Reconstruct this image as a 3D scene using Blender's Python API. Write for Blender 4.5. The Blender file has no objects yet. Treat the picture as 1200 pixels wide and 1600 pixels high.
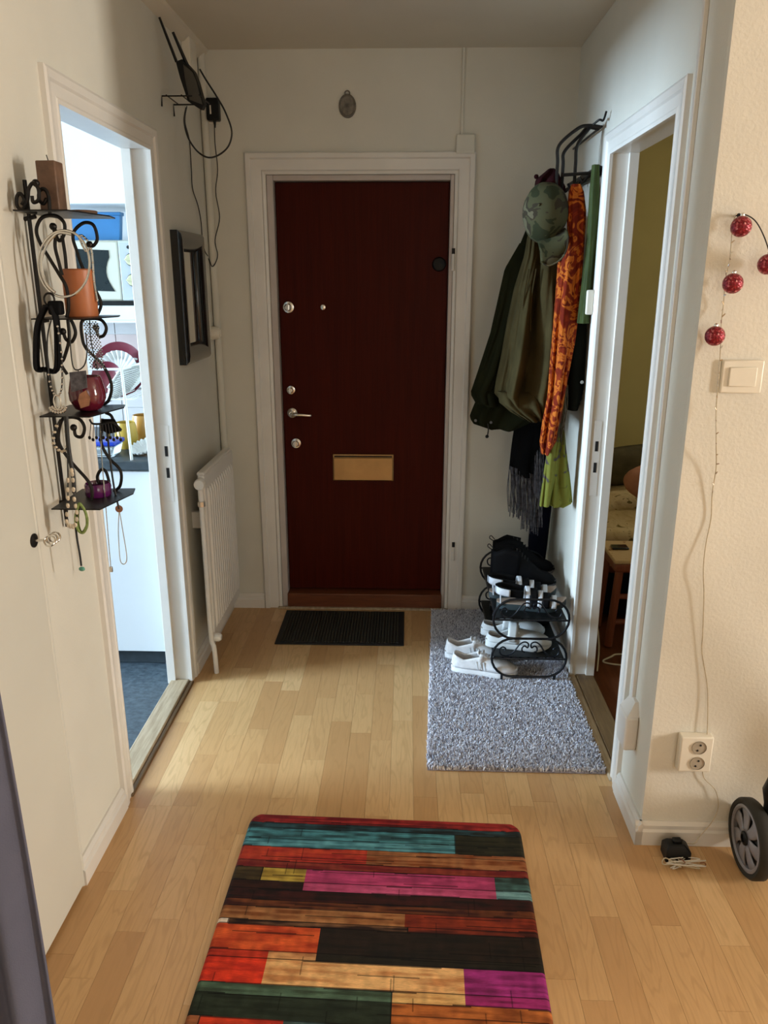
import bpy, bmesh, math, random
import numpy as np
from mathutils import Vector, Matrix
random.seed(7); rng = np.random.default_rng(7)
PI = math.pi
S = bpy.context.scene
COL = S.collection

# ------------------------------------------------------------------ camera
CAMH = 1.62
FPX, CX, CY = 1205.0, 600.0, 800.0
_fw = np.array([638.0 - CX, 437.0 - CY, FPX]); _fw /= np.linalg.norm(_fw)
_a = 597.0 - CX
_dn = np.array([_a, -(_fw[0] * _a + _fw[2] * FPX) / _fw[1], FPX]); _dn /= np.linalg.norm(_dn)
_rt = np.cross(_dn, _fw)
cam_d = bpy.data.cameras.new('camera'); cam = bpy.data.objects.new('camera', cam_d); COL.objects.link(cam)
cam_d.sensor_fit = 'VERTICAL'; cam_d.sensor_height = 32.0; cam_d.lens = 32.0 * FPX / 1600.0
cam_d.clip_start = 0.02
cam.matrix_world = Matrix(((_rt[0], -_rt[1], -_rt[2], 0), (_fw[0], -_fw[1], -_fw[2], 0),
                           (-_dn[0], _dn[1], _dn[2], CAMH), (0, 0, 0, 1)))
S.camera = cam

def at(x, y, X=None, Y=None, Z=None):
    """the point of the room that the photograph shows at (x, y), on one known plane"""
    v = np.array([x - CX, y - CY, FPX]); r = np.array([v @ _rt, v @ _fw, -(v @ _dn)])
    t = X / r[0] if X is not None else (Y / r[1] if Y is not None else (Z - CAMH) / r[2])
    p = r * t
    return Vector((p[0], p[1], p[2] + CAMH))

# ------------------------------------------------------------------ world, windows' daylight, added fill lamps, exposure
w = bpy.data.worlds.new('sky'); S.world = w; w.use_nodes = True
wn = w.node_tree.nodes; bg = wn['Background']
bg.inputs['Color'].default_value = (0.62, 0.78, 1.0, 1); bg.inputs['Strength'].default_value = 0.6

def area_lamp(name, loc, direction, sx, sy, color, power, spread=180):
    l = bpy.data.lights.new(name, 'AREA'); l.shape = 'RECTANGLE'; l.size = sx; l.size_y = sy
    l.color = color; l.energy = power; l.spread = math.radians(spread)
    o = bpy.data.objects.new(name, l); COL.objects.link(o); o.location = loc
    o.rotation_euler = Vector(direction).to_track_quat('-Z', 'Y').to_euler()
    return o
area_lamp('daylight_kitchen', (-5.42, 1.80, 1.58), (1, 0.1, 0), 1.22, 1.20, (0.58, 0.79, 1.0), 480)
area_lamp('daylight_living', (4.92, 0.40, 1.50), (-1, 0.0, 0), 0.42, 1.25, (1.0, 0.945, 0.86), 122)
area_lamp('fill_rear', (1.6, -2.90, 1.55), (0, 1, 0), 1.9, 1.3, (1.0, 0.94, 0.84), 14)  # added soft frontal fill behind the camera, no such window known
area_lamp('fill_bedroom', (2.6, 4.93, 1.7), (0, -1, 0), 0.9, 0.9, (1.0, 0.9, 0.62), 13)  # added lamp that brightens the dim bedroom, no source in view

S.view_settings.view_transform = 'Standard'; S.view_settings.look = 'None'
S.view_settings.gamma = 1.0; S.view_settings.use_curve_mapping = False
S.view_settings.exposure = 0.35

# ------------------------------------------------------------------ materials
def srgb(r, g, b):
    f = lambda c: (c / 255 / 12.92) if c / 255 <= 0.04045 else (((c / 255) + 0.055) / 1.055) ** 2.4
    return (f(r), f(g), f(b), 1.0)

class NT:
    def __init__(s, name):
        s.m = bpy.data.materials.new(name); s.m.use_nodes = True
        s.n = s.m.node_tree.nodes; s.l = s.m.node_tree.links; s.b = s.n['Principled BSDF']
    def add(s, t, **kw):
        n = s.n.new(t)
        for k, v in kw.items():
            if hasattr(n, k): setattr(n, k, v)
        return n
    def link(s, a, b): s.l.new(a, b)
    def coords(s, mode='Object', scale=(1, 1, 1)):
        tc = s.add('ShaderNodeTexCoord'); mp = s.add('ShaderNodeMapping'); mp.inputs['Scale'].default_value = scale
        if mode == 'World':
            g = s.add('ShaderNodeNewGeometry'); s.link(g.outputs['Position'], mp.inputs['Vector'])
        else: s.link(tc.outputs[mode], mp.inputs['Vector'])
        return mp.outputs['Vector']
    def noise(s, vec, scale, detail=3, rough=.55):
        n = s.add('ShaderNodeTexNoise'); n.inputs['Scale'].default_value = scale; n.inputs['Detail'].default_value = detail
        n.inputs['Roughness'].default_value = rough; s.link(vec, n.inputs['Vector']); return n.outputs['Fac']
    def ramp(s, fac, stops, interp='LINEAR'):
        r = s.add('ShaderNodeValToRGB'); r.color_ramp.interpolation = interp
        e = r.color_ramp.elements
        while len(e) < len(stops): e.new(0.5)
        for i, (p, c) in enumerate(stops): e[i].position = p; e[i].color = c if len(c) == 4 else (*c, 1)
        s.link(fac, r.inputs['Fac']); return r.outputs['Color']
    def mix(s, fac, a, b, blend='MIX'):
        m = s.add('ShaderNodeMix'); m.data_type = 'RGBA'; m.blend_type = blend
        for i, v in ((0, fac), (6, a), (7, b)):
            if isinstance(v, (int, float)): m.inputs[i].default_value = v
            elif isinstance(v, tuple): m.inputs[i].default_value = v
            else: s.link(v, m.inputs[i])
        return m.outputs[2]
    def bump(s, h, strength, dist=.002):
        b = s.add('ShaderNodeBump'); b.inputs['Strength'].default_value = strength; b.inputs['Distance'].default_value = dist
        s.link(h, b.inputs['Height']); s.link(b.outputs['Normal'], s.b.inputs['Normal'])
    def col(s, c):
        if isinstance(c, tuple): s.b.inputs['Base Color'].default_value = c
        else: s.link(c, s.b.inputs['Base Color'])

def mat(name, c, rough=.5, metal=0, var=.08, vs=12, bump=0, bs=200, coat=0, sheen=0, trans=0, ior=1.45, spec=.5, mode='Object', stretch=(1, 1, 1)):
    t = NT(name); v = t.coords(mode, stretch)
    if var > 0:
        f = t.noise(v, vs)
        d = tuple(max(0, x * (1 - var * 1.6)) for x in c[:3]) + (1,); e = tuple(min(1, x * (1 + var)) for x in c[:3]) + (1,)
        t.col(t.ramp(f, [(.3, d), (.7, e)]))
    else: t.col(c)
    b = t.b
    b.inputs['Roughness'].default_value = rough; b.inputs['Metallic'].default_value = metal
    b.inputs['Specular IOR Level'].default_value = spec
    if coat: b.inputs['Coat Weight'].default_value = coat; b.inputs['Coat Roughness'].default_value = .1
    if sheen: b.inputs['Sheen Weight'].default_value = sheen; b.inputs['Sheen Roughness'].default_value = .6
    if trans: b.inputs['Transmission Weight'].default_value = trans; b.inputs['IOR'].default_value = ior
    if bump: t.bump(t.noise(v, bs, 4), bump)
    return t.m

M = {}
M['wall'] = mat('wall_paint', (.72, .695, .61, 1), .75, var=.03, vs=3, bump=.25, bs=160, mode='World')
M['wallpaper'] = mat('woodchip_wall', (.75, .72, .635, 1), .75, var=.03, vs=4, bump=.6, bs=110, mode='World')
M['ceil'] = mat('ceiling_paint', (.70, .64, .53, 1), .8, var=.03, vs=2, bump=.3, bs=130, mode='World')
M['trim'] = mat('gloss_white_paint', (.78, .745, .69, 1), .32, var=.03, vs=6, bump=.04, bs=60, mode='World')
M['ward'] = mat('wardrobe_paint', (.665, .65, .575, 1), .38, var=.02, vs=3, bump=.03, bs=40, mode='World')
M['kwall'] = mat('kitchen_white', (.62, .62, .61, 1), .6, var=.02, vs=3, mode='World')
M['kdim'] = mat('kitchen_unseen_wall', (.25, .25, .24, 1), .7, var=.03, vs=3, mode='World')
M['kcab'] = mat('kitchen_cabinet_white', (.62, .64, .66, 1), .35, var=.015, vs=4)
M['bedwall'] = mat('bedroom_wall', (.62, .55, .30, 1), .8, var=.04, vs=3, bump=.2, bs=120, mode='World')
M['iron'] = mat('wrought_iron', (.018, .015, .013, 1), .42, metal=.6, var=.2, vs=60, bump=.2, bs=300)
M['iron_black'] = mat('black_rack_enamel', (.008, .010, .014, 1), .35, metal=.4, var=.1, vs=40)
M['chrome'] = mat('polished_steel', (.72, .69, .64, 1), .18, metal=1, var=.05, vs=30)
M['brass'] = mat('brushed_bronze', (.50, .31, .13, 1), .38, metal=.85, var=.1, vs=8, bump=.1, bs=300)
M['black_plastic'] = mat('black_plastic', (.006, .0065, .0065, 1), .45, var=.1, vs=30, spec=.25)
M['grey_plastic'] = mat('router_grey', (.055, .050, .040, 1), .5, var=.08, vs=30)
M['white_plastic'] = mat('white_plastic', (.80, .75, .64, 1), .35, var=.02, vs=20)
M['black_gloss'] = mat('black_lacquer', (.010, .010, .011, 1), .22, var=.1, vs=10, coat=.4)
M['cable_black'] = mat('black_cable', (.008, .008, .008, 1), .5, var=0)
M['cable_clear'] = mat('clear_wire', (.55, .47, .33, 1), .3, var=.1, vs=80)
M['cable_white'] = mat('white_cable', (.70, .66, .58, 1), .4, var=0)
M['dark'] = mat('dark_slot', (.006, .005, .005, 1), .8, var=0)
M['mirror'] = mat('mirror_glass', (.75, .76, .75, 1), .03, metal=1, var=0)

def door_mat():
    t = NT('mahogany_veneer'); v = t.coords('World', (14, 14, .7))
    f = t.noise(v, 2.2, 5, .6)
    v2 = t.coords('World', (90, 90, 2)); g = t.noise(v2, 2, 3)
    c = t.ramp(f, [(.25, (.040, .0045, .0020, 1)), (.75, (.078, .0090, .0036, 1))])
    c = t.mix(.35, c, t.ramp(g, [(.35, (.028, .003, .0015, 1)), (.7, (.075, .009, .004, 1))]))
    t.col(c); t.b.inputs['Roughness'].default_value = .42; t.b.inputs['Specular IOR Level'].default_value = .07
    t.bump(g, .05); return t.m
M['door'] = door_mat()

def plank_mat():
    t = NT('beech_parquet')
    oi = t.add('ShaderNodeObjectInfo')
    g = t.add('ShaderNodeNewGeometry')
    vm = t.add('ShaderNodeVectorMath'); vm.operation = 'MULTIPLY_ADD'
    t.link(oi.outputs['Random'], vm.inputs[0]); vm.inputs[1].default_value = (37, 91, 13); t.link(g.outputs['Position'], vm.inputs[2])
    mp = t.add('ShaderNodeMapping'); mp.inputs['Scale'].default_value = (26, 2.2, 1); t.link(vm.outputs[0], mp.inputs['Vector'])
    fine = t.noise(mp.outputs[0], 6, 5, .65)
    mp2 = t.add('ShaderNodeMapping'); mp2.inputs['Scale'].default_value = (9, 1.1, 1); t.link(vm.outputs[0], mp2.inputs['Vector'])
    big = t.noise(mp2.outputs[0], 1.6, 2, .5)
    wv = t.add('ShaderNodeMath'); wv.operation = 'MULTIPLY'; t.link(big, wv.inputs[0]); wv.inputs[1].default_value = 62
    sn = t.add('ShaderNodeMath'); sn.operation = 'SINE'; t.link(wv.outputs[0], sn.inputs[0])
    ring = t.ramp(sn.outputs[0], [(.55, (0, 0, 0, 1)), (1.0, (1, 1, 1, 1))])
    base = t.ramp(oi.outputs['Random'], [(0, (.53, .295, .125, 1)), (.25, (.61, .360, .160, 1)), (.75, (.66, .405, .185, 1)), (1, (.73, .475, .235, 1))])
    c = t.mix(t.ramp(fine, [(.42, (0, 0, 0, 1)), (.75, (.34, .34, .34, 1))]), base, (.44, .25, .10, 1))
    rm = t.add('ShaderNodeMath'); rm.operation = 'MULTIPLY'; t.link(ring, rm.inputs[0]); rm.inputs[1].default_value = .30
    c = t.mix(rm.outputs[0], c, (.42, .235, .09, 1))
    t.col(c); t.b.inputs['Roughness'].default_value = .33; t.b.inputs['Specular IOR Level'].default_value = .45
    t.bump(fine, .04); return t.m
M['plank'] = plank_mat()
M['subfloor'] = mat('parquet_joint', (.42, .24, .10, 1), .5, var=.1, vs=6, mode='World')

def wood(name, a, b, rough=.45, scale=(3, 30, 30), ns=2.5):
    t = NT(name); f = t.noise(t.coords('World', scale), ns, 5, .65)
    t.col(t.ramp(f, [(.3, a), (.7, b)])); t.b.inputs['Roughness'].default_value = rough; t.bump(f, .15); return t.m
M['oak'] = wood('worn_oak_threshold', (.30, .215, .125, 1), (.56, .44, .30, 1), .5, (25, 2, 25))
M['oak_dark'] = wood('dark_oak_strip', (.10, .055, .022, 1), (.20, .12, .05, 1), .5, (25, 2, 25))
M['redwood'] = wood('reddish_threshold', (.10, .026, .010, 1), (.19, .055, .018, 1), .4, (3, 25, 25))
M['chairwood'] = wood('reddish_chair_wood', (.16, .035, .016, 1), (.26, .075, .035, 1), .4, (20, 20, 3))
M['redfloor'] = wood('bedroom_red_floor', (.10, .030, .013, 1), (.17, .058, .025, 1), .28, (20, 2, 2))

def lino():
    t = NT('blue_linoleum'); v = t.coords('World', (1, 1, 1)); f = t.noise(v, 34, 6, .75); g = t.noise(t.coords('World', (2, 5, 1)), 14, 4, .7)
    c = t.ramp(f, [(.38, (.030, .045, .060, 1)), (.62, (.085, .115, .14, 1)), (.75, (.16, .19, .21, 1))])
    t.col(t.mix(.4, c, t.ramp(g, [(.4, (.03, .045, .06, 1)), (.7, (.13, .16, .19, 1))])))
    t.b.inputs['Roughness'].default_value = .42; return t.m
M['lino'] = lino()

def patch(name, cols, scale=8, rough=.85, interp='CONSTANT', mode='Object', stretch=(1, 1, 1), detail=3, sheen=0, bump=.3, distort=0):
    t = NT(name); v = t.coords(mode, stretch)
    n = t.add('ShaderNodeTexNoise'); n.inputs['Scale'].default_value = scale; n.inputs['Detail'].default_value = detail
    n.inputs['Distortion'].default_value = distort
    t.link(v, n.inputs['Vector'])
    c = t.ramp(n.outputs['Fac'], cols, interp); t.col(c)
    t.b.inputs['Roughness'].default_value = rough; t.b.inputs['Sheen Weight'].default_value = sheen
    t.b.inputs['Specular IOR Level'].default_value = .2
    if bump: t.bump(t.noise(v, 420, 2), bump, .001)
    return t.m
def cloth(name, c, var=.18, vs=9, sheen=0, rough=.95, bump=.35):
    m = mat(name, c, rough, var=var, vs=vs, bump=bump, bs=380, sheen=sheen, spec=.08); return m
M['khaki'] = cloth('khaki_cotton', (.066, .051, .021, 1))
M['parka'] = cloth('dark_green_canvas', (.014, .015, .006, 1))
M['blackwool'] = cloth('black_wool', (.006, .006, .007, 1))
M['navy'] = cloth('navy_cloth', (.006, .007, .016, 1))
M['fringe'] = cloth('grey_fringe', (.12, .115, .13, 1), var=.4, vs=60)
M['maroon'] = cloth('maroon_velvet', (.022, .004, .005, 1))
M['olive_scarf'] = cloth('moss_green_silk', (.040, .058, .014, 1), rough=.5, sheen=.05)
M['dark_bag'] = cloth('black_bag_cloth', (.010, .011, .008, 1))
M['camo'] = patch('camouflage_cotton', [(0, srgb(46, 50, 30)), (.43, srgb(72, 70, 46)), (.52, srgb(54, 47, 34)), (.6, srgb(96, 90, 68))], 11, distort=.6)
M['orange'] = patch('orange_floral_print', [(0, srgb(80, 18, 6)), (.40, srgb(112, 30, 8)), (.48, srgb(138, 46, 10)), (.51, srgb(196, 108, 36)), (.59, srgb(184, 88, 24)), (.63, srgb(104, 28, 8))], 13, distort=2.2, detail=2, sheen=0, interp='LINEAR')
M['lime'] = patch('lime_leaf_print', [(0, srgb(116, 118, 48)), (.58, srgb(100, 104, 40)), (.615, srgb(78, 70, 74)), (.75, srgb(50, 42, 56))], 16, detail=1, distort=1.0)
M['rug_edge'] = mat('rug_backing', (.16, .10, .06, 1), .95, var=.2, vs=60)
def pile_mat():
    t = NT('grey_shag_yarn'); g = t.add('ShaderNodeNewGeometry')
    c = t.ramp(g.outputs['Random Per Island'], [(0, srgb(112, 111, 124)), (.25, srgb(200, 200, 212)), (.6, srgb(236, 236, 244)), (1, srgb(252, 252, 255))])
    t.col(c); t.b.inputs['Roughness'].default_value = .95; t.b.inputs['Specular IOR Level'].default_value = .15; return t.m
M['pile'] = pile_mat()
M['pile_base'] = mat('rug_weave', srgb(160, 160, 178), .95, var=.3, vs=120)
M['mat_rib'] = mat('doormat_rib', (.030, .026, .016, 1), .95, var=.3, vs=160, bump=.8, bs=420)
M['mat_rubber'] = mat('doormat_rubber', (.009, .008, .008, 1), .7, var=.1)
M['white_leather'] = mat('white_sneaker_mesh', (.72, .71, .71, 1), .7, var=.06, vs=40, bump=.3, bs=500)
M['white_foam'] = mat('white_foam_sole', (.78, .78, .78, 1), .5, var=.03)
M['grey_clog'] = mat('pale_grey_clog', (.60, .62, .62, 1), .5, var=.04)
M['lining'] = mat('beige_lining', (.24, .18, .13, 1), .9, var=.15, vs=40)
M['black_leather'] = mat('black_leather', (.004, .004, .005, 1), .7, var=.2, vs=20, bump=.2, bs=150, spec=.12)
M['dark_suede'] = mat('dark_blue_suede', (.018, .022, .030, 1), .8, var=.2, vs=30)
M['grey_rubber'] = mat('grey_rubber', (.16, .155, .16, 1), .7, var=.1)
M['white_strap'] = mat('white_strap', (.62, .64, .68, 1), .5, var=.05)
M['teal_rubber'] = mat('dark_teal_rubber', (.03, .045, .05, 1), .6, var=.15)
M['tan_insole'] = mat('tan_insole', (.33, .24, .18, 1), .7, var=.1)
M['candle_brown'] = mat('brown_wax', (.155, .085, .052, 1), .55, var=.25, vs=30, bump=.5, bs=60)
M['candle_orange'] = mat('orange_wax', (.46, .150, .055, 1), .42, var=.08, vs=12)
M['wine_glass'] = mat('wine_red_glass', (.115, .008, .022, 1), .12, var=.05, coat=.6)
M['purple_glass'] = mat('purple_glass', (.095, .010, .085, 1), .15, var=.1, coat=.6)
M['shell'] = mat('cream_shell', (.66, .56, .42, 1), .35, var=.2, vs=80)
M['turquoise'] = mat('turquoise_stone', (.10, .34, .25, 1), .35, var=.2, vs=90)
M['copper'] = mat('copper_disc', (.42, .20, .12, 1), .35, metal=.7, var=.2, vs=60)
M['greencord'] = mat('green_cord', (.22, .30, .09, 1), .8, var=.3, vs=90)
M['bauble'] = None
M['maroon_plate'] = mat('maroon_ceramic', (.13, .008, .020, 1), .3, var=.05, coat=.3)
M['porcelain'] = mat('white_porcelain', (.60, .60, .59, 1), .25, var=.02)
M['yellow_cup'] = mat('mustard_ceramic', (.48, .31, .045, 1), .3, var=.08)
M['amber_cup'] = mat('amber_ceramic', (.48, .24, .05, 1), .3, var=.08)
M['blue_lid'] = mat('cobalt_lid', (.012, .045, .42, 1), .3, var=.05)
M['blue_tray'] = mat('sky_blue_plastic', (.035, .16, .36, 1), .35, var=.06)
M['clear_box'] = mat('clear_box', (.80, .88, .90, 1), .08, var=0, trans=.85, ior=1.3)
M['wire_white'] = mat('white_coated_wire', (.70, .72, .71, 1), .35, var=0)
M['worktop'] = mat('slate_worktop', (.040, .052, .062, 1), .4, var=.15, vs=30)
M['microwave'] = mat('microwave_cream', (.50, .49, .42, 1), .4, var=.02)
M['mw_panel'] = mat('microwave_panel', (.40, .43, .46, 1), .4, var=.02)
M['mw_glass'] = mat('microwave_black_glass', (.010, .016, .018, 1), .12, var=.1)
M['knob'] = mat('ivory_knob', (.46, .44, .28, 1), .4, var=.04)
M['tile'] = mat('white_tile', (.60, .57, .56, 1), .2, var=.03, vs=2)
M['tile_pink'] = mat('pale_pink_tile', (.60, .48, .45, 1), .2, var=.03, vs=2)
M['bedcover'] = patch('patterned_bedcover', [(0, srgb(110, 76, 50)), (.4, srgb(196, 174, 138)), (.58, srgb(206, 186, 152)), (.66, srgb(112, 96, 52))], 16, interp='LINEAR', distort=1.2)
M['pillow'] = cloth('pink_pillow', (.40, .19, .135, 1))
M['blanket'] = cloth('grey_brown_blanket', (.10, .085, .055, 1))
M['curtain'] = cloth('slate_blue_cloth', (.115, .118, .165, 1), var=.06, vs=6)
M['tyre'] = mat('tyre_rubber', (.020, .018, .013, 1), .75, var=.1)
M['rim'] = mat('grey_wheel_plastic', (.25, .24, .26, 1), .4, var=.08)
M['ornament'] = mat('grey_plaster', (.24, .21, .17, 1), .85, var=.35, vs=30, bump=.8, bs=60)
M['cloth_seat'] = patch('patterned_seat_cloth', [(0, srgb(196, 168, 130)), (.62, srgb(180, 150, 110)), (.68, srgb(130, 84, 60))], 20)
def bauble_mat():
    t = NT('red_glitter'); v = t.add('ShaderNodeTexVoronoi'); v.inputs['Scale'].default_value = 260
    t.link(t.coords('Object'), v.inputs['Vector'])
    t.col(t.ramp(v.outputs['Color'], [(.2, (.14, .004, .010, 1)), (.75, (.34, .012, .03, 1)), (.93, (.85, .35, .38, 1))]))
    t.b.inputs['Roughness'].default_value = .3; t.b.inputs['Metallic'].default_value = .35
    t.bump(v.outputs['Distance'], .5, .002); return t.m
M['bauble'] = bauble_mat()

# ------------------------------------------------------------------ mesh and object helpers
def origin(o):
    v = Vector((0, 0, 0))
    while o is not None: v += o.location; o = o.parent
    return v
class MB:
    def __init__(s): s.v = []; s.f = []; s.mi = []; s.cur = 0
    def _add(s, vs, fs):
        k = len(s.v); s.v += [tuple(p) for p in vs]; s.f += [tuple(i + k for i in f) for f in fs]; s.mi += [s.cur] * len(fs); return s
    def box(s, a, b):
        (x0, y0, z0), (x1, y1, z1) = a, b
        x0, x1 = min(x0, x1), max(x0, x1); y0, y1 = min(y0, y1), max(y0, y1); z0, z1 = min(z0, z1), max(z0, z1)
        return s._add([(x0, y0, z0), (x1, y0, z0), (x1, y1, z0), (x0, y1, z0), (x0, y0, z1), (x1, y0, z1), (x1, y1, z1), (x0, y1, z1)],
                      [(0, 3, 2, 1), (4, 5, 6, 7), (0, 1, 5, 4), (1, 2, 6, 5), (2, 3, 7, 6), (3, 0, 4, 7)])
    def loft(s, rings, caps=True, closed=True, loop=False):
        n = len(rings[0]); vs = [p for r in rings for p in r]; fs = []
        m = len(rings)
        for i in range(m if loop else m - 1):
            i2 = (i + 1) % m
            for j in range(n if closed else n - 1):
                j2 = (j + 1) % n
                fs.append((i * n + j, i * n + j2, i2 * n + j2, i2 * n + j))
        if caps and closed and not loop:
            fs.append(tuple(range(n - 1, -1, -1))); fs.append(tuple((m - 1) * n + j for j in range(n)))
        return s._add(vs, fs)
    def tube(s, pts, r, n=8, loop=False, flat=1.0):
        pts = [Vector(p) for p in pts]; m = len(pts)
        rs = r if isinstance(r, (list, tuple)) else [r] * m
        rings = []; up = None
        for i, p in enumerate(pts):
            a = pts[(i - 1) % m] if (loop or i > 0) else p; b = pts[(i + 1) % m] if (loop or i < m - 1) else p
            t = (b - a); t = t.normalized() if t.length > 1e-9 else Vector((0, 0, 1))
            if up is None: up = Vector((0, 0, 1)) if abs(t.z) < .9 else Vector((1, 0, 0))
            u = (up - t * up.dot(t)); u = u.normalized() if u.length > 1e-6 else t.orthogonal().normalized()
            w_ = t.cross(u); up = u
            rings.append([p + (u * math.cos(2 * PI * k / n) * flat + w_ * math.sin(2 * PI * k / n)) * rs[i] for k in range(n)])
        return s.loft(rings, True, True, loop)
    def lathe(s, prof, c, n=24, axis='z', caps=True):
        rings = []
        for r, h in prof:
            ring = []
            for k in range(n):
                a = 2 * PI * k / n; x, y = r * math.cos(a), r * math.sin(a)
                q = {'z': (x, y, h), 'y': (x, h, y), 'x': (h, x, y)}[axis]
                ring.append((c[0] + q[0], c[1] + q[1], c[2] + q[2]))
            rings.append(ring)
        return s.loft(rings, caps)
    def band(s, pts, wd, axis=(1, 0, 0)):
        ax = Vector(axis) * wd
        return s.loft([[Vector(p) - ax, Vector(p) - ax * .4, Vector(p) + ax * .4, Vector(p) + ax] for p in pts], False, False)
    def prism(s, poly, d):
        d = Vector(d); a = [Vector(p) for p in poly]; return s.loft([a, [p + d for p in a]])
    def ball(s, c, r, n=10, m=7, sc=(1, 1, 1)):
        rings = []
        for i in range(1, m):
            t = PI * i / m
            rings.append([(c[0] + r * sc[0] * math.sin(t) * math.cos(2 * PI * k / n), c[1] + r * sc[1] * math.sin(t) * math.sin(2 * PI * k / n), c[2] + r * sc[2] * math.cos(t)) for k in range(n)])
        return s.loft(rings)
    def build(s, name, m, parent=None, local=False, bevel=0, smooth=True, seg=2, angle=40, solid=0, subsurf=0):
        me = bpy.data.meshes.new(name); v = np.array(s.v, float)
        o = bpy.data.objects.new(name, me); COL.objects.link(o)
        if parent is not None:
            o.parent = parent
            if not local: v = v - np.array(origin(parent))
        elif not local:
            b = np.array([(v[:, 0].min() + v[:, 0].max()) / 2, (v[:, 1].min() + v[:, 1].max()) / 2, v[:, 2].min()])
            v = v - b; o.location = b
        me.from_pydata(v.tolist(), [], s.f)
        bm = bmesh.new(); bm.from_mesh(me); bmesh.ops.recalc_face_normals(bm, faces=bm.faces); bm.to_mesh(me); bm.free()
        ms = m if isinstance(m, (list, tuple)) else [m]
        for q in ms: me.materials.append(M[q] if isinstance(q, str) else q)
        if len(ms) > 1: me.polygons.foreach_set('material_index', s.mi)
        if smooth:
            me.shade_smooth(); me.set_sharp_from_angle(angle=math.radians(angle))
        if solid:
            q = o.modifiers.new('thickness', 'SOLIDIFY'); q.thickness = solid; q.offset = 0
        if subsurf:
            q = o.modifiers.new('smooth', 'SUBSURF'); q.levels = q.render_levels = subsurf
        if bevel:
            q = o.modifiers.new('bevel', 'BEVEL'); q.width = bevel; q.segments = seg; q.limit_method = 'ANGLE'
        return o
def tag(o, label, cat, group=None):
    o['label'] = label; o['category'] = cat
    if group: o['group'] = group
    return o
def structure(o, label=None):
    o['kind'] = 'structure'
    if label: o['label'] = label
    return o
def thing(name, label, cat, loc=(0, 0, 0), rz=0, group=None):
    o = bpy.data.objects.new(name, None); COL.objects.link(o); o.empty_display_size = .05
    o.location = loc; o.rotation_euler = (0, 0, rz); return tag(o, label, cat, group)
def copy_thing(src, loc, rz, label, group=None):
    c = src.copy(); COL.objects.link(c); c.location = loc; c.rotation_euler = (0, 0, rz); c['label'] = label
    if group: c['group'] = group
    for ch in list(src.children):
        d = ch.copy(); COL.objects.link(d); d.parent = c
        for g in list(ch.children):
            e = g.copy(); COL.objects.link(e); e.parent = d
    return c
def bez(pts, n=12, loop=False):
    """smooth Catmull-Rom curve through points"""
    P = [Vector(p) for p in pts]; out = []; m = len(P)
    for i in range(m if loop else m - 1):
        p0 = P[(i - 1) % m] if (loop or i > 0) else P[0]; p1 = P[i]; p2 = P[(i + 1) % m]; p3 = P[(i + 2) % m] if (loop or i < m - 2) else P[-1]
        for k in range(n):
            t = k / n
            out.append(.5 * ((2 * p1) + (p2 - p0) * t + (2 * p0 - 5 * p1 + 4 * p2 - p3) * t * t + (3 * p1 - p0 - 3 * p2 + p3) * t ** 3))
    if not loop: out.append(P[-1])
    return out
# ================================================================== SETTING
WL, WR, YB, ZC, YN = -.90, .712, 3.66, 2.55, 1.965
KX, BX = -.99, .802                      # kitchen-side and bedroom-side faces of the hall walls
KO0, KO1, KZ = 2.14, 2.87, 2.05          # kitchen opening
BO0, BO1, BZ = 2.27, 2.97, 2.045         # bedroom opening

# floor with parquet strips
b = MB()
b.box((-1.0, .8, -.14), (1.5, 3.78, -.012)); b.cur = 1
b.box((1.5, -3.1, -.14), (5.1, 2.02, 0)); b.box((-1.5, -3.1, -.14), (1.5, .8, 0))
floor = structure(b.build('floor', ['subfloor', 'plank']))
pm = bpy.data.meshes.new('plank'); bb = bmesh.new(); bmesh.ops.create_cube(bb, size=1); bb.to_mesh(pm); bb.free(); pm.materials.append(M['plank'])
PW = .0775; x = -.975; fo = floor.location.copy()
while x < 1.5:
    y = .8 - random.uniform(0, .4)
    ystop = 1.99 if x > WR - .02 else 3.78
    while y < ystop:
        L = random.choice((.28, .36, .42, .5, .58, .64)); y1 = min(y + L, ystop)
        y0 = max(y, .8)
        if y1 - y0 > .02:
            o = bpy.data.objects.new('plank', pm); COL.objects.link(o); o.parent = floor
            o.scale = (PW - .0006, y1 - y0 - .0006, .012); o.location = Vector((x + PW / 2, (y0 + y1) / 2, -.006)) - fo
        y = y1
    x += PW

structure(MB().box((-5.6, .9, -.14), (KX + .02, 3.85, -.004)).build('floor_kitchen', 'lino'))
structure(MB().box((BX - .02, 2.02, -.14), (4.0, 5.1, -.006)).build('floor_bedroom', 'redfloor'))
structure(MB().box((-5.6, -3.1, ZC), (5.1, 5.1, ZC + .1)).build('ceiling', 'ceil'))

# walls of the hall
b = MB(); b.box((KX, 1.70, 0), (WL, KO0 - .012, ZC)).box((KX, KO1 + .012, 0), (WL, 3.80, ZC)).box((KX, KO0 - .012, KZ + .012), (WL, KO1 + .012, ZC))
structure(b.build('wall_left', 'wall'))
b = MB(); b.box((WR, YN + .02, 0), (BX, BO0 - .012, ZC)).box((WR, BO1 + .012, 0), (BX, 3.80, ZC)).box((WR, BO0 - .012, BZ + .012), (BX, BO1 + .012, ZC))
structure(b.build('wall_right', 'wall'))
DX0, DX1, DZ = -.632, .200, 2.062
b = MB(); b.box((WL, YB, 0), (DX0, YB + .14, ZC)).box((DX1, YB, 0), (WR, YB + .14, ZC)).box((DX0, YB, DZ), (DX1, YB + .14, ZC))
structure(b.build('wall_back', 'wall'))
structure(MB().box((WR, YN, 0), (5.1, YN + .02, ZC)).box((BX, YN + .02, 0), (5.1, YN + .10, ZC)).build('wall_near', 'wallpaper'))
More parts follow.
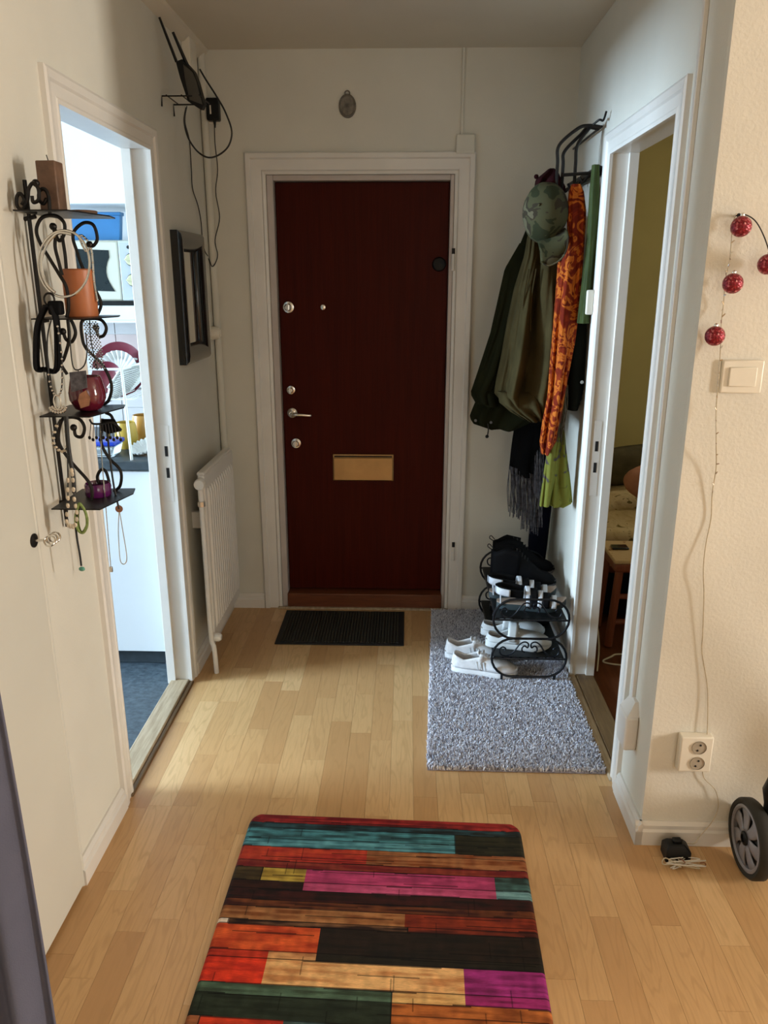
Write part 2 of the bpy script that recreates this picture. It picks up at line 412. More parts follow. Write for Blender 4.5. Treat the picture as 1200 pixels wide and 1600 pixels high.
structure(MB().box((DX0 - .1, YB + .142, 0), (DX1 + .1, YB + .20, DZ + .1)).build('wall_light_block', 'kdim'))  # unseen dark panel added behind the door to stop sky light in the gaps
# the rest of the flat: living room behind the camera, kitchen, bedroom
b = MB(); wy0, wy1, wz0, wz1 = .14, .66, .85, 2.15
b.box((5.0, -3.0, 0), (5.1, wy0, ZC)).box((5.0, wy1, 0), (5.1, YN, ZC)).box((5.0, wy0, 0), (5.1, wy1, wz0)).box((5.0, wy0, wz1), (5.1, wy1, ZC))
structure(b.build('wall_living', 'wall'))
b = MB(); b.box((-1.6, -3.1, 0), (.6, -3.0, ZC)).box((2.6, -3.1, 0), (5.1, -3.0, ZC)).box((.6, -3.1, 0), (2.6, -3.0, .85)).box((.6, -3.1, 2.25), (2.6, -3.0, ZC))
structure(b.build('wall_rear', 'wall'))
structure(MB().box((-1.6, -3.0, 0), (-1.5, 1.60, ZC)).build('wall_wardrobe_side', 'wall'))
b = MB(); b.box((-5.6, .9, 0), (-5.5, 1.14, ZC)).box((-5.6, 2.46, 0), (-5.5, 3.85, ZC)).box((-5.6, 1.14, 0), (-5.5, 2.46, .90)).box((-5.6, 1.14, 2.25), (-5.5, 2.46, ZC))
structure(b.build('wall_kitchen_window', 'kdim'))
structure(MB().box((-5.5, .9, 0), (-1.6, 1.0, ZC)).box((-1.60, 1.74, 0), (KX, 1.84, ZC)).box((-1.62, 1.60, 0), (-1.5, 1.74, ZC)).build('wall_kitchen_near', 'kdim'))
kback = structure(MB().box((-5.5, 3.72, 0), (KX, 3.82, ZC)).build('wall_kitchen_back', 'kwall'))
b = MB(); b.box((.80, 5.0, 0), (2.1, 5.1, ZC)).box((3.1, 5.0, 0), (4.0, 5.1, ZC)).box((2.1, 5.0, 0), (3.1, 5.1, 1.2)).box((2.1, 5.0, 2.2), (3.1, 5.1, ZC))
structure(b.build('wall_bedroom_back', 'bedwall'))
structure(MB().box((4.0, YN + .1, 0), (4.1, 5.0, ZC)).build('wall_bedroom_right', 'bedwall'))
structure(MB().box((.716, 3.80, 0), (BX, 5.0, ZC)).build('wall_bedroom_left', 'bedwall'))

def window(n, axis, pos, a0, a1, z0, z1):
    root = bpy.data.objects.new('window_%d' % n, None); COL.objects.link(root); structure(root)
    P = (lambda u, d, z: (pos + d, u, z)) if axis == 'x' else (lambda u, d, z: (u, pos + d, z))
    b = MB(); t = .05
    for (u0, u1, q0, q1) in ((a0, a0 + t, z0, z1), (a1 - t, a1, z0, z1), (a0 + t, a1 - t, z0, z0 + t), (a0 + t, a1 - t, z1 - t, z1)): b.box(P(u0, -.03, q0), P(u1, .03, q1))
    b.build('window_frame', 'trim', root, bevel=.004)
    MB().box(P(a0 + t, -.003, z0 + t), P(a1 - t, .003, z1 - t)).build('pane', 'clear_box', root, smooth=False)
window(1, 'x', -5.55, 1.14, 2.46, .90, 2.25); window(2, 'x', 5.05, .14, .66, .85, 2.15); window(3, 'y', -3.05, .6, 2.6, .85, 2.25); window(4, 'y', 5.05, 2.1, 3.1, 1.2, 2.2)  # rear and bedroom windows are added to go with the fill lamps

# door linings and casings: moulded profile swept round three sides
def casing(name, face, out, o0, o1, top, depth0, depth1, wdt=.072, near=True):
    """face: x of the wall face, out: +1/-1 direction into the hall, opening o0..o1 in y, lining from depth0 to depth1"""
    root = bpy.data.objects.new(name, None); COL.objects.link(root); structure(root)
    prof = [(-.004, 0), (-.004, .011), (.006, .013), (.012, .010), (.040, .010), (.046, .016), (wdt - .008, .018), (wdt, .014), (wdt, 0)]
    def sweep(nm, side):
        b = MB()
        if side == 'top':
            r0 = [(face + out * d, o0 - u, top + u) for u, d in prof]; r1 = [(face + out * d, o1 + u, top + u) for u, d in prof]
        else:
            sg, e = (-1, o0) if side == 'a' else (1, o1)
            r0 = [(face + out * d, e + sg * u, 0) for u, d in prof]; r1 = [(face + out * d, e + sg * u, top + u) for u, d in prof]
        b.loft([r0, r1]); b.build(nm, 'trim', root, angle=25)
    sweep('casing', 'a'); sweep('casing', 'b'); sweep('head_casing', 'top')
    d0, d1 = sorted((depth0, depth1)); st = d0 + (d1 - d0) * (.38 if out > 0 else .62)
    for y0, y1, ys in ((o0 - .012, o0, 1), (o1, o1 + .012, -1)):
        b = MB(); b.box((d0, y0, 0), (d1, y1, top + .012))
        yy = y1 if ys > 0 else y0
        if out > 0: b.box((d0, yy, 0), (st, yy + ys * .014, top))
        else: b.box((st, yy, 0), (d1, yy + ys * .014, top))
        b.build('door_lining', 'trim', root, bevel=.0015)
    MB().box((d0, o0, top), (d1, o1, top + .012)).build('head_lining', 'trim', root, bevel=.0015)
    return root
tk = casing('trim_1', WL, 1, KO0, KO1, KZ, KX, WL)
tb = casing('trim_2', WR, -1, BO0, BO1, BZ, WR, BX)
# strike plates with slots in the far linings
for (yy, x0, x1, z0, par) in ((KO1, -.935, -.905, .99, tk), (BO1, WR + .012, WR + .040, 1.00, tb)):
    pl = MB().box((x0, yy - .0015, z0 - .20), (x1, yy, z0 + .10)).build('strike_plate', 'trim', par, bevel=.001)
    xm = (x0 + x1) / 2
    for q0, q1 in ((z0 - .02, z0 + .02), (z0 - .105, z0 - .065)):
        MB().box((xm - .006, yy - .0022, q0), (xm + .006, yy - .0014, q1)).build('slot', 'dark', pl, smooth=False)
# thresholds
r = structure(MB().box((KX + .012, KO0, -.01), (WL - .002, KO1, .016)).build('trim_3', 'oak', bevel=.004))
MB().box((WL - .002, KO0 - .02, -.01), (WL + .016, KO1 + .004, .008)).build('nosing', 'oak_dark', r, bevel=.004)
r = structure(MB().box((WR + .016, BO0, -.01), (BX, BO1, .014)).build('trim_4', 'oak_dark', bevel=.004))
MB().box((WR - .018, BO0 - .02, -.01), (WR + .016, BO1 + .01, .010)).build('nosing', 'oak', r, bevel=.006)
# baseboards with a small moulding on top
def baseboard(name, segs, m='trim', h=.075):
    b = MB()
    for p0, p1, nrm in segs:
        nrm = Vector(nrm); prof = [(0, 0), (.020, 0), (.020, h * .62), (.014, h * .70), (.014, h * .86), (.006, h), (0, h)]
        b.loft([[Vector(p) + nrm * d + Vector((0, 0, z)) for d, z in prof] for p in (p0, p1)])
    return structure(b.build(name, m, angle=25))
baseboard('baseboard_left', [((WL, 1.735, 0), (WL, KO0 - .074, 0), (1, 0, 0)), ((WL, KO1 + .074, 0), (WL, YB, 0), (1, 0, 0))])
baseboard('baseboard_back', [((WL, YB, 0), (-.722, YB, 0), (0, -1, 0)), ((.286, YB, 0), (WR, YB, 0), (0, -1, 0))])
baseboard('baseboard_right', [((WR, YN - .02, 0), (WR, BO0 - .074, 0), (-1, 0, 0)), ((WR, BO1 + .074, 0), (WR, YB, 0), (-1, 0, 0))])
baseboard('baseboard_near', [((WR - .02, YN, 0), (4.9, YN, 0), (0, -1, 0))])
# ceiling moulding along the left wall
b = MB(); b.loft([[(WL, y, ZC), (WL + .045, y, ZC), (WL + .040, y, ZC - .012), (WL + .014, y, ZC - .034), (WL, y, ZC - .038)] for y in (1.75, YB)])
structure(b.build('trim_5', 'ceil', angle=25))

# ------------------------------------------------------------------ the front door
d1 = bpy.data.objects.new('door_1', None); COL.objects.link(d1); d1.location = (-.21, YB, 0)
structure(d1, 'dark red-brown wooden front door in a white moulded frame')
YD = 3.705
def dcase(nm, pts):
    MB().loft(pts).build(nm, 'trim', d1, angle=25)
prof = [(0, .002), (0, .012), (.012, .016), (.018, .010), (.026, .012), (.060, .012), (.066, .020), (.084, .020), (.088, .016), (.088, 0)]
prof = [(0, 0)] + prof[1:]
for sg, e in ((-1, DX0), (1, DX1)):
    dcase('casing', [[(e + sg * u, YB - d, 0) for u, d in prof], [(e + sg * u, YB - d, DZ + u) for u, d in prof]])
dcase('head_casing', [[(DX0 - u, YB - d, DZ + u) for u, d in prof], [(DX1 + u, YB - d, DZ + u) for u, d in prof]])
M['lilac'] = mat('aged_white_lining', (.55, .48, .44, 1), .4, var=.05, vs=8)
for x0, x1 in ((DX0 - .0, DX0 + .030), (DX1 - .018, DX1)):
    MB().box((x0, YB + .004, 0), (x1, YB + .13, DZ)).build('door_lining', 'lilac', d1, bevel=.003)
MB().box((DX0 + .030, YB + .004, DZ - .024), (DX1 - .018, YB + .13, DZ)).build('head_lining', 'lilac', d1, bevel=.003)
leaf = MB().box((DX0 + .033, YD, .088), (DX1 - .020, YD + .045, DZ - .027)).build('door_leaf', 'door', d1, bevel=.002)
MB().box((DX0 + .028, YB - .012, 0), (DX1 - .016, YB + .13, .080)).build('threshold', 'redwood', d1, bevel=.004)
MB().box((DX0 - .02, YB - .032, 0), (DX1 + .02, YB - .012, .010)).build('threshold_strip', 'oak', d1, bevel=.003)
def lock(px, py, r, nm='lock_cylinder', knob=True):
    p = at(px, py, Y=YD)
    o = MB().lathe([(r, 0), (r, -.006), (r * .9, -.010), (r * .5, -.012)], p, 24, 'y').build(nm, 'chrome', leaf)
    if knob:
        MB().lathe([(r * .55, -.010), (r * .60, -.024), (r * .48, -.030)], p, 20, 'y').box((p.x - .004, p.y - .044, p.z - r * .62), (p.x + .004, p.y - .028, p.z + r * .62)).build('thumb_turn', 'chrome', o, bevel=.001)
    return o
lock(451, 480, .028); lock(455, 609, .022); lock(463, 692, .026)
lock(505, 480, .013, 'peephole', False)
p = at(457, 645, Y=YD)
h = MB().lathe([(.024, 0), (.024, -.006), (.020, -.009), (.010, -.012), (.010, -.040)], p, 20, 'y').build('handle_rosette', 'chrome', leaf)
MB().tube(bez([(p.x, p.y - .030, p.z), (p.x + .004, p.y - .052, p.z), (p.x + .035, p.y - .058, p.z), (p.x + .085, p.y - .052, p.z - .004), (p.x + .094, p.y - .048, p.z - .004)], 8), .0075, 10).build('lever', 'chrome', h)
a_, c_ = at(520, 709, Y=YD), at(615, 751, Y=YD)
ms = MB().box((a_.x, YD - .010, c_.z), (c_.x, YD, a_.z)).build('mail_slot', 'brass', leaf, bevel=.003)
MB().box((a_.x + .004, YD - .018, c_.z + .003), (c_.x - .004, YD - .009, a_.z - .016)).build('mail_flap', 'brass', ms, bevel=.004)
MB().tube([(a_.x + .008, YD - .014, a_.z - .010), (c_.x - .008, YD - .014, a_.z - .010)], .003, 8).build('flap_hinge', 'dark', ms)
p = at(686, 413, Y=YD)
MB().lathe([(.030, 0), (.032, -.006), (.027, -.014), (.012, -.018)], p, 18, 'y').build('door_stop_disc', 'black_plastic', leaf)
for py in (405, 860):
    p = at(708, py, Y=YB - .006)
    hg = MB().tube([(p.x, p.y - .009, p.z - .050), (p.x, p.y - .009, p.z + .022)], .0085, 10).build('hinge', 'trim', d1)
    MB().tube([(p.x, p.y - .009, p.z + .022), (p.x, p.y - .009, p.z + .046)], .007, 10).build('hinge_pin', 'iron', hg)

# plaster ornament, conduit and junction box above the door
p = at(543, 166, Y=YB)
b = MB(); n = 26
b.loft([[(p.x + s_ * .037 * math.cos(a), YB - d, p.z + s_ * .047 * math.sin(a)) for a in [2 * PI * k / n for k in range(n)]] for s_, d in ((1, 0), (1, .008), (.86, .016), (.80, .011), (.45, .017), (.15, .019))])
o = tag(b.build('wall_ornament', 'ornament'), 'small grey oval plaster ornament on the wall above the front door', 'ornament')
MB().tube([(p.x + .010 * math.cos(a), YB - .004, p.z + .049 + .010 * math.sin(a)) for a in [2 * PI * k / 14 for k in range(14)]], .003, 6, True).build('hanging_loop', 'ornament', o)
a_, c_ = at(713, 211, Y=YB), at(741, 241, Y=YB)
t = thing('junction_box', 'white cable junction box at the upper right corner of the front door frame', 'junction box', (a_.x, YB, c_.z))
MB().box((a_.x, YB - .024, 2.140), (c_.x, YB, a_.z)).build('cover', 'wall', t, bevel=.004)
MB().box((at(725, 75, Y=YB).x - .006, YB - .009, a_.z - .004), (at(725, 75, Y=YB).x + .006, YB, ZC)).build('cable_duct', 'wall', t, bevel=.002)
# grey corner pipe
# ================================================================== LEFT SIDE OF THE HALL
# wardrobe with a flat door, key in the lock
wt = thing('wardrobe', 'tall cream built-in wardrobe with flat doors along the left wall', 'wardrobe', (-1.18, .5, 0))
MB().box((-1.49, -.9, .0), (-.905, 1.733, ZC - .002)).build('carcass', 'ward', wt)
for y0, y1 in ((-.9, -.02), (-.02, .86), (.86, 1.731)):
    dr = MB().box((-.903, y0 + .002, .012), (-.884, y1 - .002, ZC - .03)).build('door', 'ward', wt, bevel=.003)
    if y1 > 1.7:
        pk = at(56, 842, X=-.884)
        es = MB().lathe([(.017, 0), (.017, .003), (.012, .005)], (-.884, pk.y - .012, pk.z), 20, 'x').build('lock_escutcheon', 'iron', dr)
MB().tube([(-.894, 1.739, 0), (-.894, 1.739, ZC - .002)], .009, 10).build('edge_bead', 'ward', wt)
kp = Vector((-.879, pk.y - .012, pk.z))
k = thing('wardrobe_key', 'silver key with looped bow sticking out of the wardrobe lock', 'key', kp)
MB().tube([kp + Vector((-.0, 0, 0)), kp + Vector((.024, .003, 0))], .0032, 8).build('shank', 'chrome', k)
b = MB()
for sy in (-1, 0, 1):
    c0 = kp + Vector((.038, .005 + .012 * sy, .002))
    b.tube([c0 + Vector((.013 * math.cos(a), .006 * math.sin(a) + .002 * sy, .011 * math.sin(a))) for a in [2 * PI * q / 16 for q in range(16)]], .0022, 6, True)
b.build('bow', 'chrome', k)

# slate blue cloth at the lower left corner
rows = 26; N = 60; rings = []
t = thing('curtain', 'slate blue cloth curtain hanging in the lower left corner of the photo', 'curtain', (-.75, 1.0, .02))
for i in range(rows):
    z = 2.5 - (2.5 - .03) * i / (rows - 1); ring = []
    edge = -.613 + .012 * (2.5 - z) / 2.5 + .004 * math.sin(3 * z)
    for j in range(N):
        u = j / (N - 1); xx = edge - u * .24
        ring.append((xx, 1.0 - u * .10 + .016 * math.sin(u * 26 + .7 * math.sin(1.3 * z)) * (0.5 + .5 * (2.5 - z) / 2.5), z))
    rings.append(ring)
MB().loft(rings, False, False).build('cloth', 'curtain', t, solid=.004)
MB().tube([(-.58, 1.0, 2.515), (-.86, .885, 2.515)], .010, 10).build('rail', 'trim', t)

# black-framed mirror
t = thing('wall_mirror', 'narrow mirror in a thick black frame on the left wall above the radiator', 'mirror', (WL, 3.24, 1.29))
y0, y1, z0, z1 = 3.06, 3.43, 1.295, 1.80; fw_ = .075; pf = [(0, 0), (0, .028), (.012, .038), (.045, .036), (.064, .022), (fw_, .012), (fw_, 0)]
def fr(nm, A, B):
    MB().loft([A, B]).build(nm, 'black_gloss', t, angle=50)
fr('frame_rail', [(WL + d, y0 + u, z0 + u) for u, d in pf], [(WL + d, y0 + u, z1 - u) for u, d in pf])
fr('frame_rail', [(WL + d, y1 - u, z0 + u) for u, d in pf], [(WL + d, y1 - u, z1 - u) for u, d in pf])
fr('frame_rail', [(WL + d, y0 + u, z0 + u) for u, d in pf], [(WL + d, y1 - u, z0 + u) for u, d in pf])
fr('frame_rail', [(WL + d, y0 + u, z1 - u) for u, d in pf], [(WL + d, y1 - u, z1 - u) for u, d in pf])
MB().box((WL + .002, y0 + fw_ - .002, z0 + fw_ - .002), (WL + .009, y1 - fw_ + .002, z1 - fw_ + .002)).build('mirror_glass', 'mirror', t, smooth=False)

# radiator
t = thing('radiator', 'white ribbed panel radiator on the left wall beside the front door', 'radiator', (-.85, 3.22, 0))
ry0, ry1, rz0, rz1, rx = 2.985, 3.50, .135, .865, -.812
b = MB().box((rx - .030, ry0, rz0), (rx, ry1, rz1)); b.build('panel', 'trim', t, bevel=.008, seg=3)
nr = 13
for i in range(nr):
    yy = ry0 + .045 + (ry1 - ry0 - .09) * i / (nr - 1)
    rg = [[(rx + .0095 * math.cos(a) * s_, yy + .0125 * math.sin(a), z) for a in [PI * (q / 6 - .5) for q in range(7)]] for z, s_ in ((rz0 + .05, .15), (rz0 + .075, 1), (rz1 - .085, 1), (rz1 - .06, .15))]
    MB().loft(rg).build('rib', 'trim', t)
MB().box((rx - .034, ry0 + .01, rz1 - .004), (rx - .004, ry1 - .01, rz1 + .010)).build('top_rail', 'trim', t, bevel=.004)
v = MB(); vp = Vector((rx - .012, ry0 - .026, rz1 - .028))
v.lathe([(.020, -.020), (.023, -.012), (.023, .012), (.018, .020)], vp, 16, 'y').build('valve_body', 'trim', t)
MB().tube([vp + Vector((0, 0, -.005)), vp + Vector((0, 0, -.070))], .011, 12).build('valve_neck', 'trim', t)
MB().lathe([(.016, -.092), (.016, -.072), (.012, -.070)], vp, 8, 'z').build('valve_nut', 'chrome', t)
MB().tube(bez([vp + Vector((0, 0, -.09)), vp + Vector((0, .002, -.35)), vp + Vector((0, .004, -.66)), vp + Vector((.012, -.004, -.72)), (rx + .004, ry0 - .03, .0)], 8), .0105, 10).build('supply_pipe', 'trim', t)
MB().lathe([(.015, -.022), (.019, -.012), (.019, .010), (.012, .022)], (rx + .006, ry0 - .002, .155), 14, 'x').build('drain_valve', 'trim', t)
for yy in (ry0 + .1, ry1 - .1): MB().box((WL, yy - .012, rz1 - .25), (rx - .028, yy + .012, rz1 - .18)).build('wall_bracket', 'trim', t)

# black rubber doormat
ps = [at(*q, Z=.004) for q in ((446, 955), (632, 955), (631, 1008), (430, 1007))]
xa, xb, ya, yb = (ps[0].x + ps[3].x) / 2, (ps[1].x + ps[2].x) / 2, (ps[2].y + ps[3].y) / 2, (ps[0].y + ps[1].y) / 2
t = thing('door_mat', 'thin black rubber-edged doormat on the parquet in front of the door', 'door mat', ((xa + xb) / 2, (ya + yb) / 2, 0))
MB().box((xa, ya, .0005), (xb, yb, .007)).build('rubber_border', 'mat_rubber', t, bevel=.003)
b = MB(); n = 40
for i in range(n):
    u0 = xa + .022 + (xb - xa - .044) * i / n; b.box((u0, ya + .02, .005), (u0 + (xb - xa - .044) / n * .62, yb - .02, .0105))
b.build('ribs', 'mat_rib', t, smooth=False)

# router, its wire shelf, adapter and cables
RY = 3.10
t = thing('router_shelf', 'thin black wire shelf bracket on the left wall under the router', 'shelf', at(253, 152, X=WL))
b = MB()
w0, w1 = at(253, 150, X=WL + .004), at(253, 166, X=WL + .004)
q1 = at(292, 150, Y=w0.y); b.tube([w1, w0, (q1.x + .02, w0.y, w0.z)], .0028, 6); b.build('bracket', 'iron', t)
b = MB(); s0 = Vector((WL + .004, 3.22, w0.z)); b.tube([s0 + Vector((0, 0, -.04)), s0, (q1.x + .02, 3.22, w0.z)], .0028, 6).build('bracket', 'iron', t)
for dx in (.02, .075, .14): MB().tube([(WL + dx, w0.y, w0.z + .003), (WL + dx, 3.22, w0.z + .003)], .0025, 6).build('cross_wire', 'iron', t)
t = thing('router', 'black wifi router with two long antennas propped high on the left wall', 'router', at(300, 168, Y=RY))
poly = [at(*q, Y=RY) for q in ((274, 96), (284, 92), (302, 112), (308, 128), (318, 163), (314, 172), (293, 158), (281, 122))]
MB().prism(poly, (.004, .035, .004)).build('case', 'black_plastic', t, bevel=.003)
poly = [at(*q, Y=RY - .0015) for q in ((286, 100), (301, 113), (307, 128), (316, 163), (296, 156), (289, 124))]
MB().prism(poly, (0, .003, 0)).build('face_panel', 'grey_plastic', t, bevel=.001)
for q0, q1_ in (((249, 27), (276, 97)), ((270, 50), (294, 105))):
    A, B = at(*q0, Y=RY - .02), at(*q1_, Y=RY + .015); A.x = max(A.x, WL + .008)
    MB().tube([A, A.lerp(B, .5), B], [.006, .0075, .008], 8, flat=.7).build('antenna', 'black_plastic', t)
a_, c_ = at(288, 50, X=WL), at(310, 104, X=WL)
t = thing('cable_box', 'white plastic cable box on the left wall behind the router antennas', 'cable box', (WL, 3.45, 2.4))
MB().box((WL, 3.40, 2.36), (WL + .034, 3.50, 2.535)).build('housing', 'white_plastic', t, bevel=.004)
MB().box((WL + .034, 3.41, 2.37), (WL + .037, 3.49, 2.50)).build('cover', 'white_plastic', t, bevel=.002)
pa = at(335, 172, Y=YB - .03)
t = thing('power_adapter', 'black plug-in power adapter in the socket high in the left corner', 'power adapter', (pa.x, YB, pa.z - .05))
MB().box((pa.x - .030, YB - .056, pa.z - .044), (pa.x + .024, YB - .016, pa.z + .044)).build('body', 'black_plastic', t, bevel=.006, seg=3)
MB().box((pa.x - .014, YB - .0575, pa.z - .020), (pa.x - .008, YB - .056, pa.z + .014)).build('rating_label', 'white_plastic', t, smooth=False)
MB().tube([(pa.x, YB - .036, pa.z - .042), (pa.x, YB - .036, pa.z - .070)], [.007, .003], 8).build('strain_relief', 'black_plastic', t)
cp = [at(x_, y_, Y=YB - .036) for x_, y_ in ((335, 192), (336, 225), (340, 265), (337, 300), (343, 340), (336, 375), (340, 398), (336, 412), (331, 416), (326, 405), (318, 396))]
MB().tube(bez(cp, 6), .0022, 6).build('power_cord', 'cable_black', t)
s = thing('wall_socket', 'white wall socket behind the black power adapter in the corner', 'socket', (pa.x, YB, pa.z - .04))
MB().box((pa.x - .052, YB - .014, pa.z - .05), (pa.x + .012, YB, pa.z + .05)).build('cover_plate', 'white_plastic', s, bevel=.004)
cp = [at(x_, y_, Y=RY + .1) for x_, y_ in ((312, 108), (322, 125), (338, 150), (352, 175), (362, 205), (357, 228), (342, 242), (325, 246), (308, 236), (294, 215), (288, 190), (291, 168))]
t = tag(MB().tube(bez(cp, 8), .0033, 8).build('network_cable', 'cable_black'), 'black network cable looping down below the router', 'cable')
cp = [at(x_, y_, X=WL + .006) for x_, y_ in ((292, 166), (289, 190), (296, 220), (299, 265), (301, 295), (309, 320), (314, 345), (316, 370), (320, 392), (325, 400))]
tag(MB().tube(bez(cp, 6), .0022, 6).build('antenna_cable', 'cable_black'), 'thin black cord running down the left wall from router to mirror', 'cable')
pz = at(340, 505, X=WL)
t = thing('light_switch', 'white light switch beside the mirror on the left wall', 'light switch', (WL, 3.56, 1.36))
MB().box((WL, 3.46, 1.36), (WL + .012, 3.545, 1.52)).build('cover_plate', 'white_plastic', t, bevel=.004)
MB().box((WL + .012, 3.475, 1.40), (WL + .017, 3.53, 1.48)).build('rocker', 'white_plastic', t, bevel=.003)
pz = at(347, 529, X=WL + .03)
t = thing('door_chime', 'small round white plug on the wall below the light switch', 'plug', (WL, 3.60, 1.35))
MB().lathe([(.030, 0), (.030, .020), (.024, .034), (.010, .038)], (WL, 3.60, 1.385), 18, 'x').build('body', 'white_plastic', t)
MB().box((WL + .03, 3.585, 1.37), (WL + .042, 3.615, 1.40)).build('face', 'white_plastic', t, bevel=.002)
# painted pipe in the left corner
structure(MB().tube([(WL + .018, YB - .018, .07), (WL + .018, YB - .018, ZC)], .016, 12).build('trim_6', 'wall'))

# ------------------------------------------------------------------ wrought iron candle rack with jewellery
t = thing('candle_rack', 'dark wrought iron wall rack with four scrolled tiers left of the kitchen doorway', 'candle rack', (WL, 1.90, 1.07))
SH = [1.765, 1.530, 1.305, 1.075]; x0, x1 = -.876, -.735
SY = [(1.80, 2.04), (1.82, 2.01), (1.80, 1.985), (1.80, 2.00)]
for z, (ya, yb) in zip(SH, SY):
    poly = [(x0, ya, z), (x1 - .02, ya, z), (x1 + .012, (ya + yb) / 2 + .05, z), (x1, yb, z), (x0, yb - .01, z)]
    MB().prism(poly, (0, 0, .003)).build('tier_plate', 'iron', t, smooth=False)
MB().tube([(x0 - .012, 1.90, 1.0), (x0 - .012, 1.90, 1.84)], .005, 8).build('back_bar', 'iron', t)
for z in SH: MB().tube([(WL, 1.90, z - .01), (x0 + .004, 1.90, z - .004)], .005, 8).build('wall_stud', 'iron', t)
def scroll(px, Y, knob=None, r=.0042):
    o = MB().tube(bez([at(x_, y_, Y=Y) for x_, y_ in px], 6), r, 8).build('scroll', 'iron', t)
    if knob: MB().ball(at(*knob, Y=Y), .0085, 10, 8).build('scroll_ball', 'iron', o)
scroll([(57, 332), (30, 326), (26, 310), (31, 302), (38, 312), (34, 320)], 1.83)
scroll([(36, 328), (43, 312), (45, 295), (52, 286), (60, 296), (60, 312), (52, 316), (50, 306)], 1.83)
scroll([(78, 334), (76, 308), (70, 296), (62, 298), (61, 312), (68, 318), (73, 310)], 1.84, (56, 286))
scroll([(88, 362), (84, 358), (92, 376), (100, 366), (100, 348), (86, 337), (66, 340), (57, 358), (62, 378), (78, 405), (92, 428), (104, 450), (107, 480), (104, 496)], 1.84, (83, 354))
scroll([(140, 385), (147, 383), (152, 372), (146, 352), (132, 348), (118, 358), (114, 372), (120, 392), (130, 420), (150, 455), (158, 475), (152, 492)], 1.97, (140, 382))
scroll([(97, 368), (102, 400), (106, 440), (118, 480), (124, 494)], 1.90, None)
scroll([(88, 366), (86, 385), (92, 410), (97, 430)], 1.86, None)
scroll([(99, 518), (103, 530), (112, 534), (118, 520), (112, 502), (106, 500)], 1.84, (98, 518))
scroll([(106, 500), (108, 530), (100, 560), (95, 568), (105, 585)], 1.84)
scroll([(150, 512), (154, 525), (162, 524), (166, 512), (158, 500), (142, 498), (128, 502), (128, 525), (135, 545), (160, 570), (174, 600), (170, 625), (160, 632)], 1.97, (150, 512))
scroll([(116, 665), (118, 680), (128, 682), (132, 668), (124, 655), (108, 652), (96, 658), (92, 690), (110, 720), (138, 752), (144, 770), (143, 782)], 1.84, (115, 668))
scroll([(165, 645), (174, 650), (178, 665), (172, 672), (166, 664)], 1.97)
scroll([(160, 654), (158, 690), (170, 715), (188, 735), (188, 758), (178, 768)], 1.97)
scroll([(155, 756), (152, 745), (158, 734), (166, 738), (172, 760)], 1.95)

# candles and holders on the tiers
zc = SH[0] + .0035
c = MB(); bx_ = (-.842, -.797, 1.862, 1.907)
c.box((bx_[0], bx_[2], zc), (bx_[1], bx_[3], zc + .108))
o = tag(c.build('pillar_candle', 'candle_brown', bevel=.003), 'square dusty brown pillar candle on the top tier of the iron rack', 'candle')
MB().tube([((bx_[0] + bx_[1]) / 2, (bx_[2] + bx_[3]) / 2, zc + .106), ((bx_[0] + bx_[1]) / 2 - .004, (bx_[2] + bx_[3]) / 2, zc + .122)], .0012, 6).build('wick', 'cable_black', o)
o = tag(MB().lathe([(.002, .0), (.030, 0), (.034, .010), (.032, .012), (.026, .005), (.002, .004)], (-.795, 1.99, zc), 20).build('tealight_dish', 'candle_brown'), 'flat brown dish at the far end of the top rack tier', 'dish')
zc = SH[1] + .0035
o = tag(MB().lathe([(.036, 0), (.0375, .004), (.0375, .108), (.034, .111), (.004, .106)], (-.797, 1.925, zc), 32).build('pillar_candle', 'candle_orange'), 'round orange pillar candle on the second tier of the iron rack', 'candle')
MB().tube([(-.797, 1.925, zc + .104), (-.797, 1.925, zc + .120)], .0012, 6).build('wick', 'cable_black', o)
zc = SH[2] + .0035
tag(MB().lathe([(.020, 0), (.032, .006), (.043, .028), (.044, .045), (.037, .078), (.034, .084), (.031, .078), (.038, .045), (.030, .012), (.004, .008)], (-.790, 1.885, zc), 32).build('candle_bowl', 'wine_glass'), 'rounded wine red glass candle bowl on the third tier of the rack', 'candle holder')
zc = SH[3] + .0035
o = tag(MB().lathe([(.031, 0), (.033, .004), (.033, .030), (.030, .034), (.028, .030), (.027, .010), (.003, .008)], (-.806, 1.925, zc), 28).build('tealight_glass', 'purple_glass'), 'low purple tealight glass on the lowest tier of the rack', 'candle holder')

def strand(name, label, px, Y, r, m, cat='necklace', beads=None, n=6, pend=None, loop=False):
    """a cord through traced points; beads every few points; a pendant"""
    pts = bez([at(x_, y_, Y=Y) for x_, y_ in px], 6, loop)
    e = thing(name, label, cat, at(*px[-1], Y=Y))
    MB().tube(pts, r * 1.25, n, loop).build('cord', m, e)
    if beads:
        bm_, br, step, st, sc = beads; b = MB()
        for i in range(st, len(pts), step): b.ball(pts[i], br, 8, 6, sc)
        b.build('beads', bm_, e)
    return e
YJ = 1.80
e = strand('hoop_bracelet', 'large thin silver hoop hanging on the rack in front of the orange candle', [(100 + 40 * math.sin(a), 412 - 52 * math.cos(a)) for a in [2 * PI * k / 20 for k in range(20)]], 1.815, .0022, 'chrome', 'bracelet', loop=True)
e = strand('hoop_bracelet', 'open silver bangle hanging left of the orange candle', [(112, 366), (92, 364), (76, 378), (66, 402), (66, 425), (74, 445), (86, 457)], 1.812, .0026, 'chrome', 'bracelet')
e = strand('silver_chain', 'silver chain loop hanging at the right of the orange candle', [(136, 375), (128, 368), (124, 372), (134, 392), (142, 388), (145, 410), (147, 440), (152, 470)], 1.92, .0020, 'chrome', beads=('chrome', .0032, 3, 0, (1, 1, 1)))
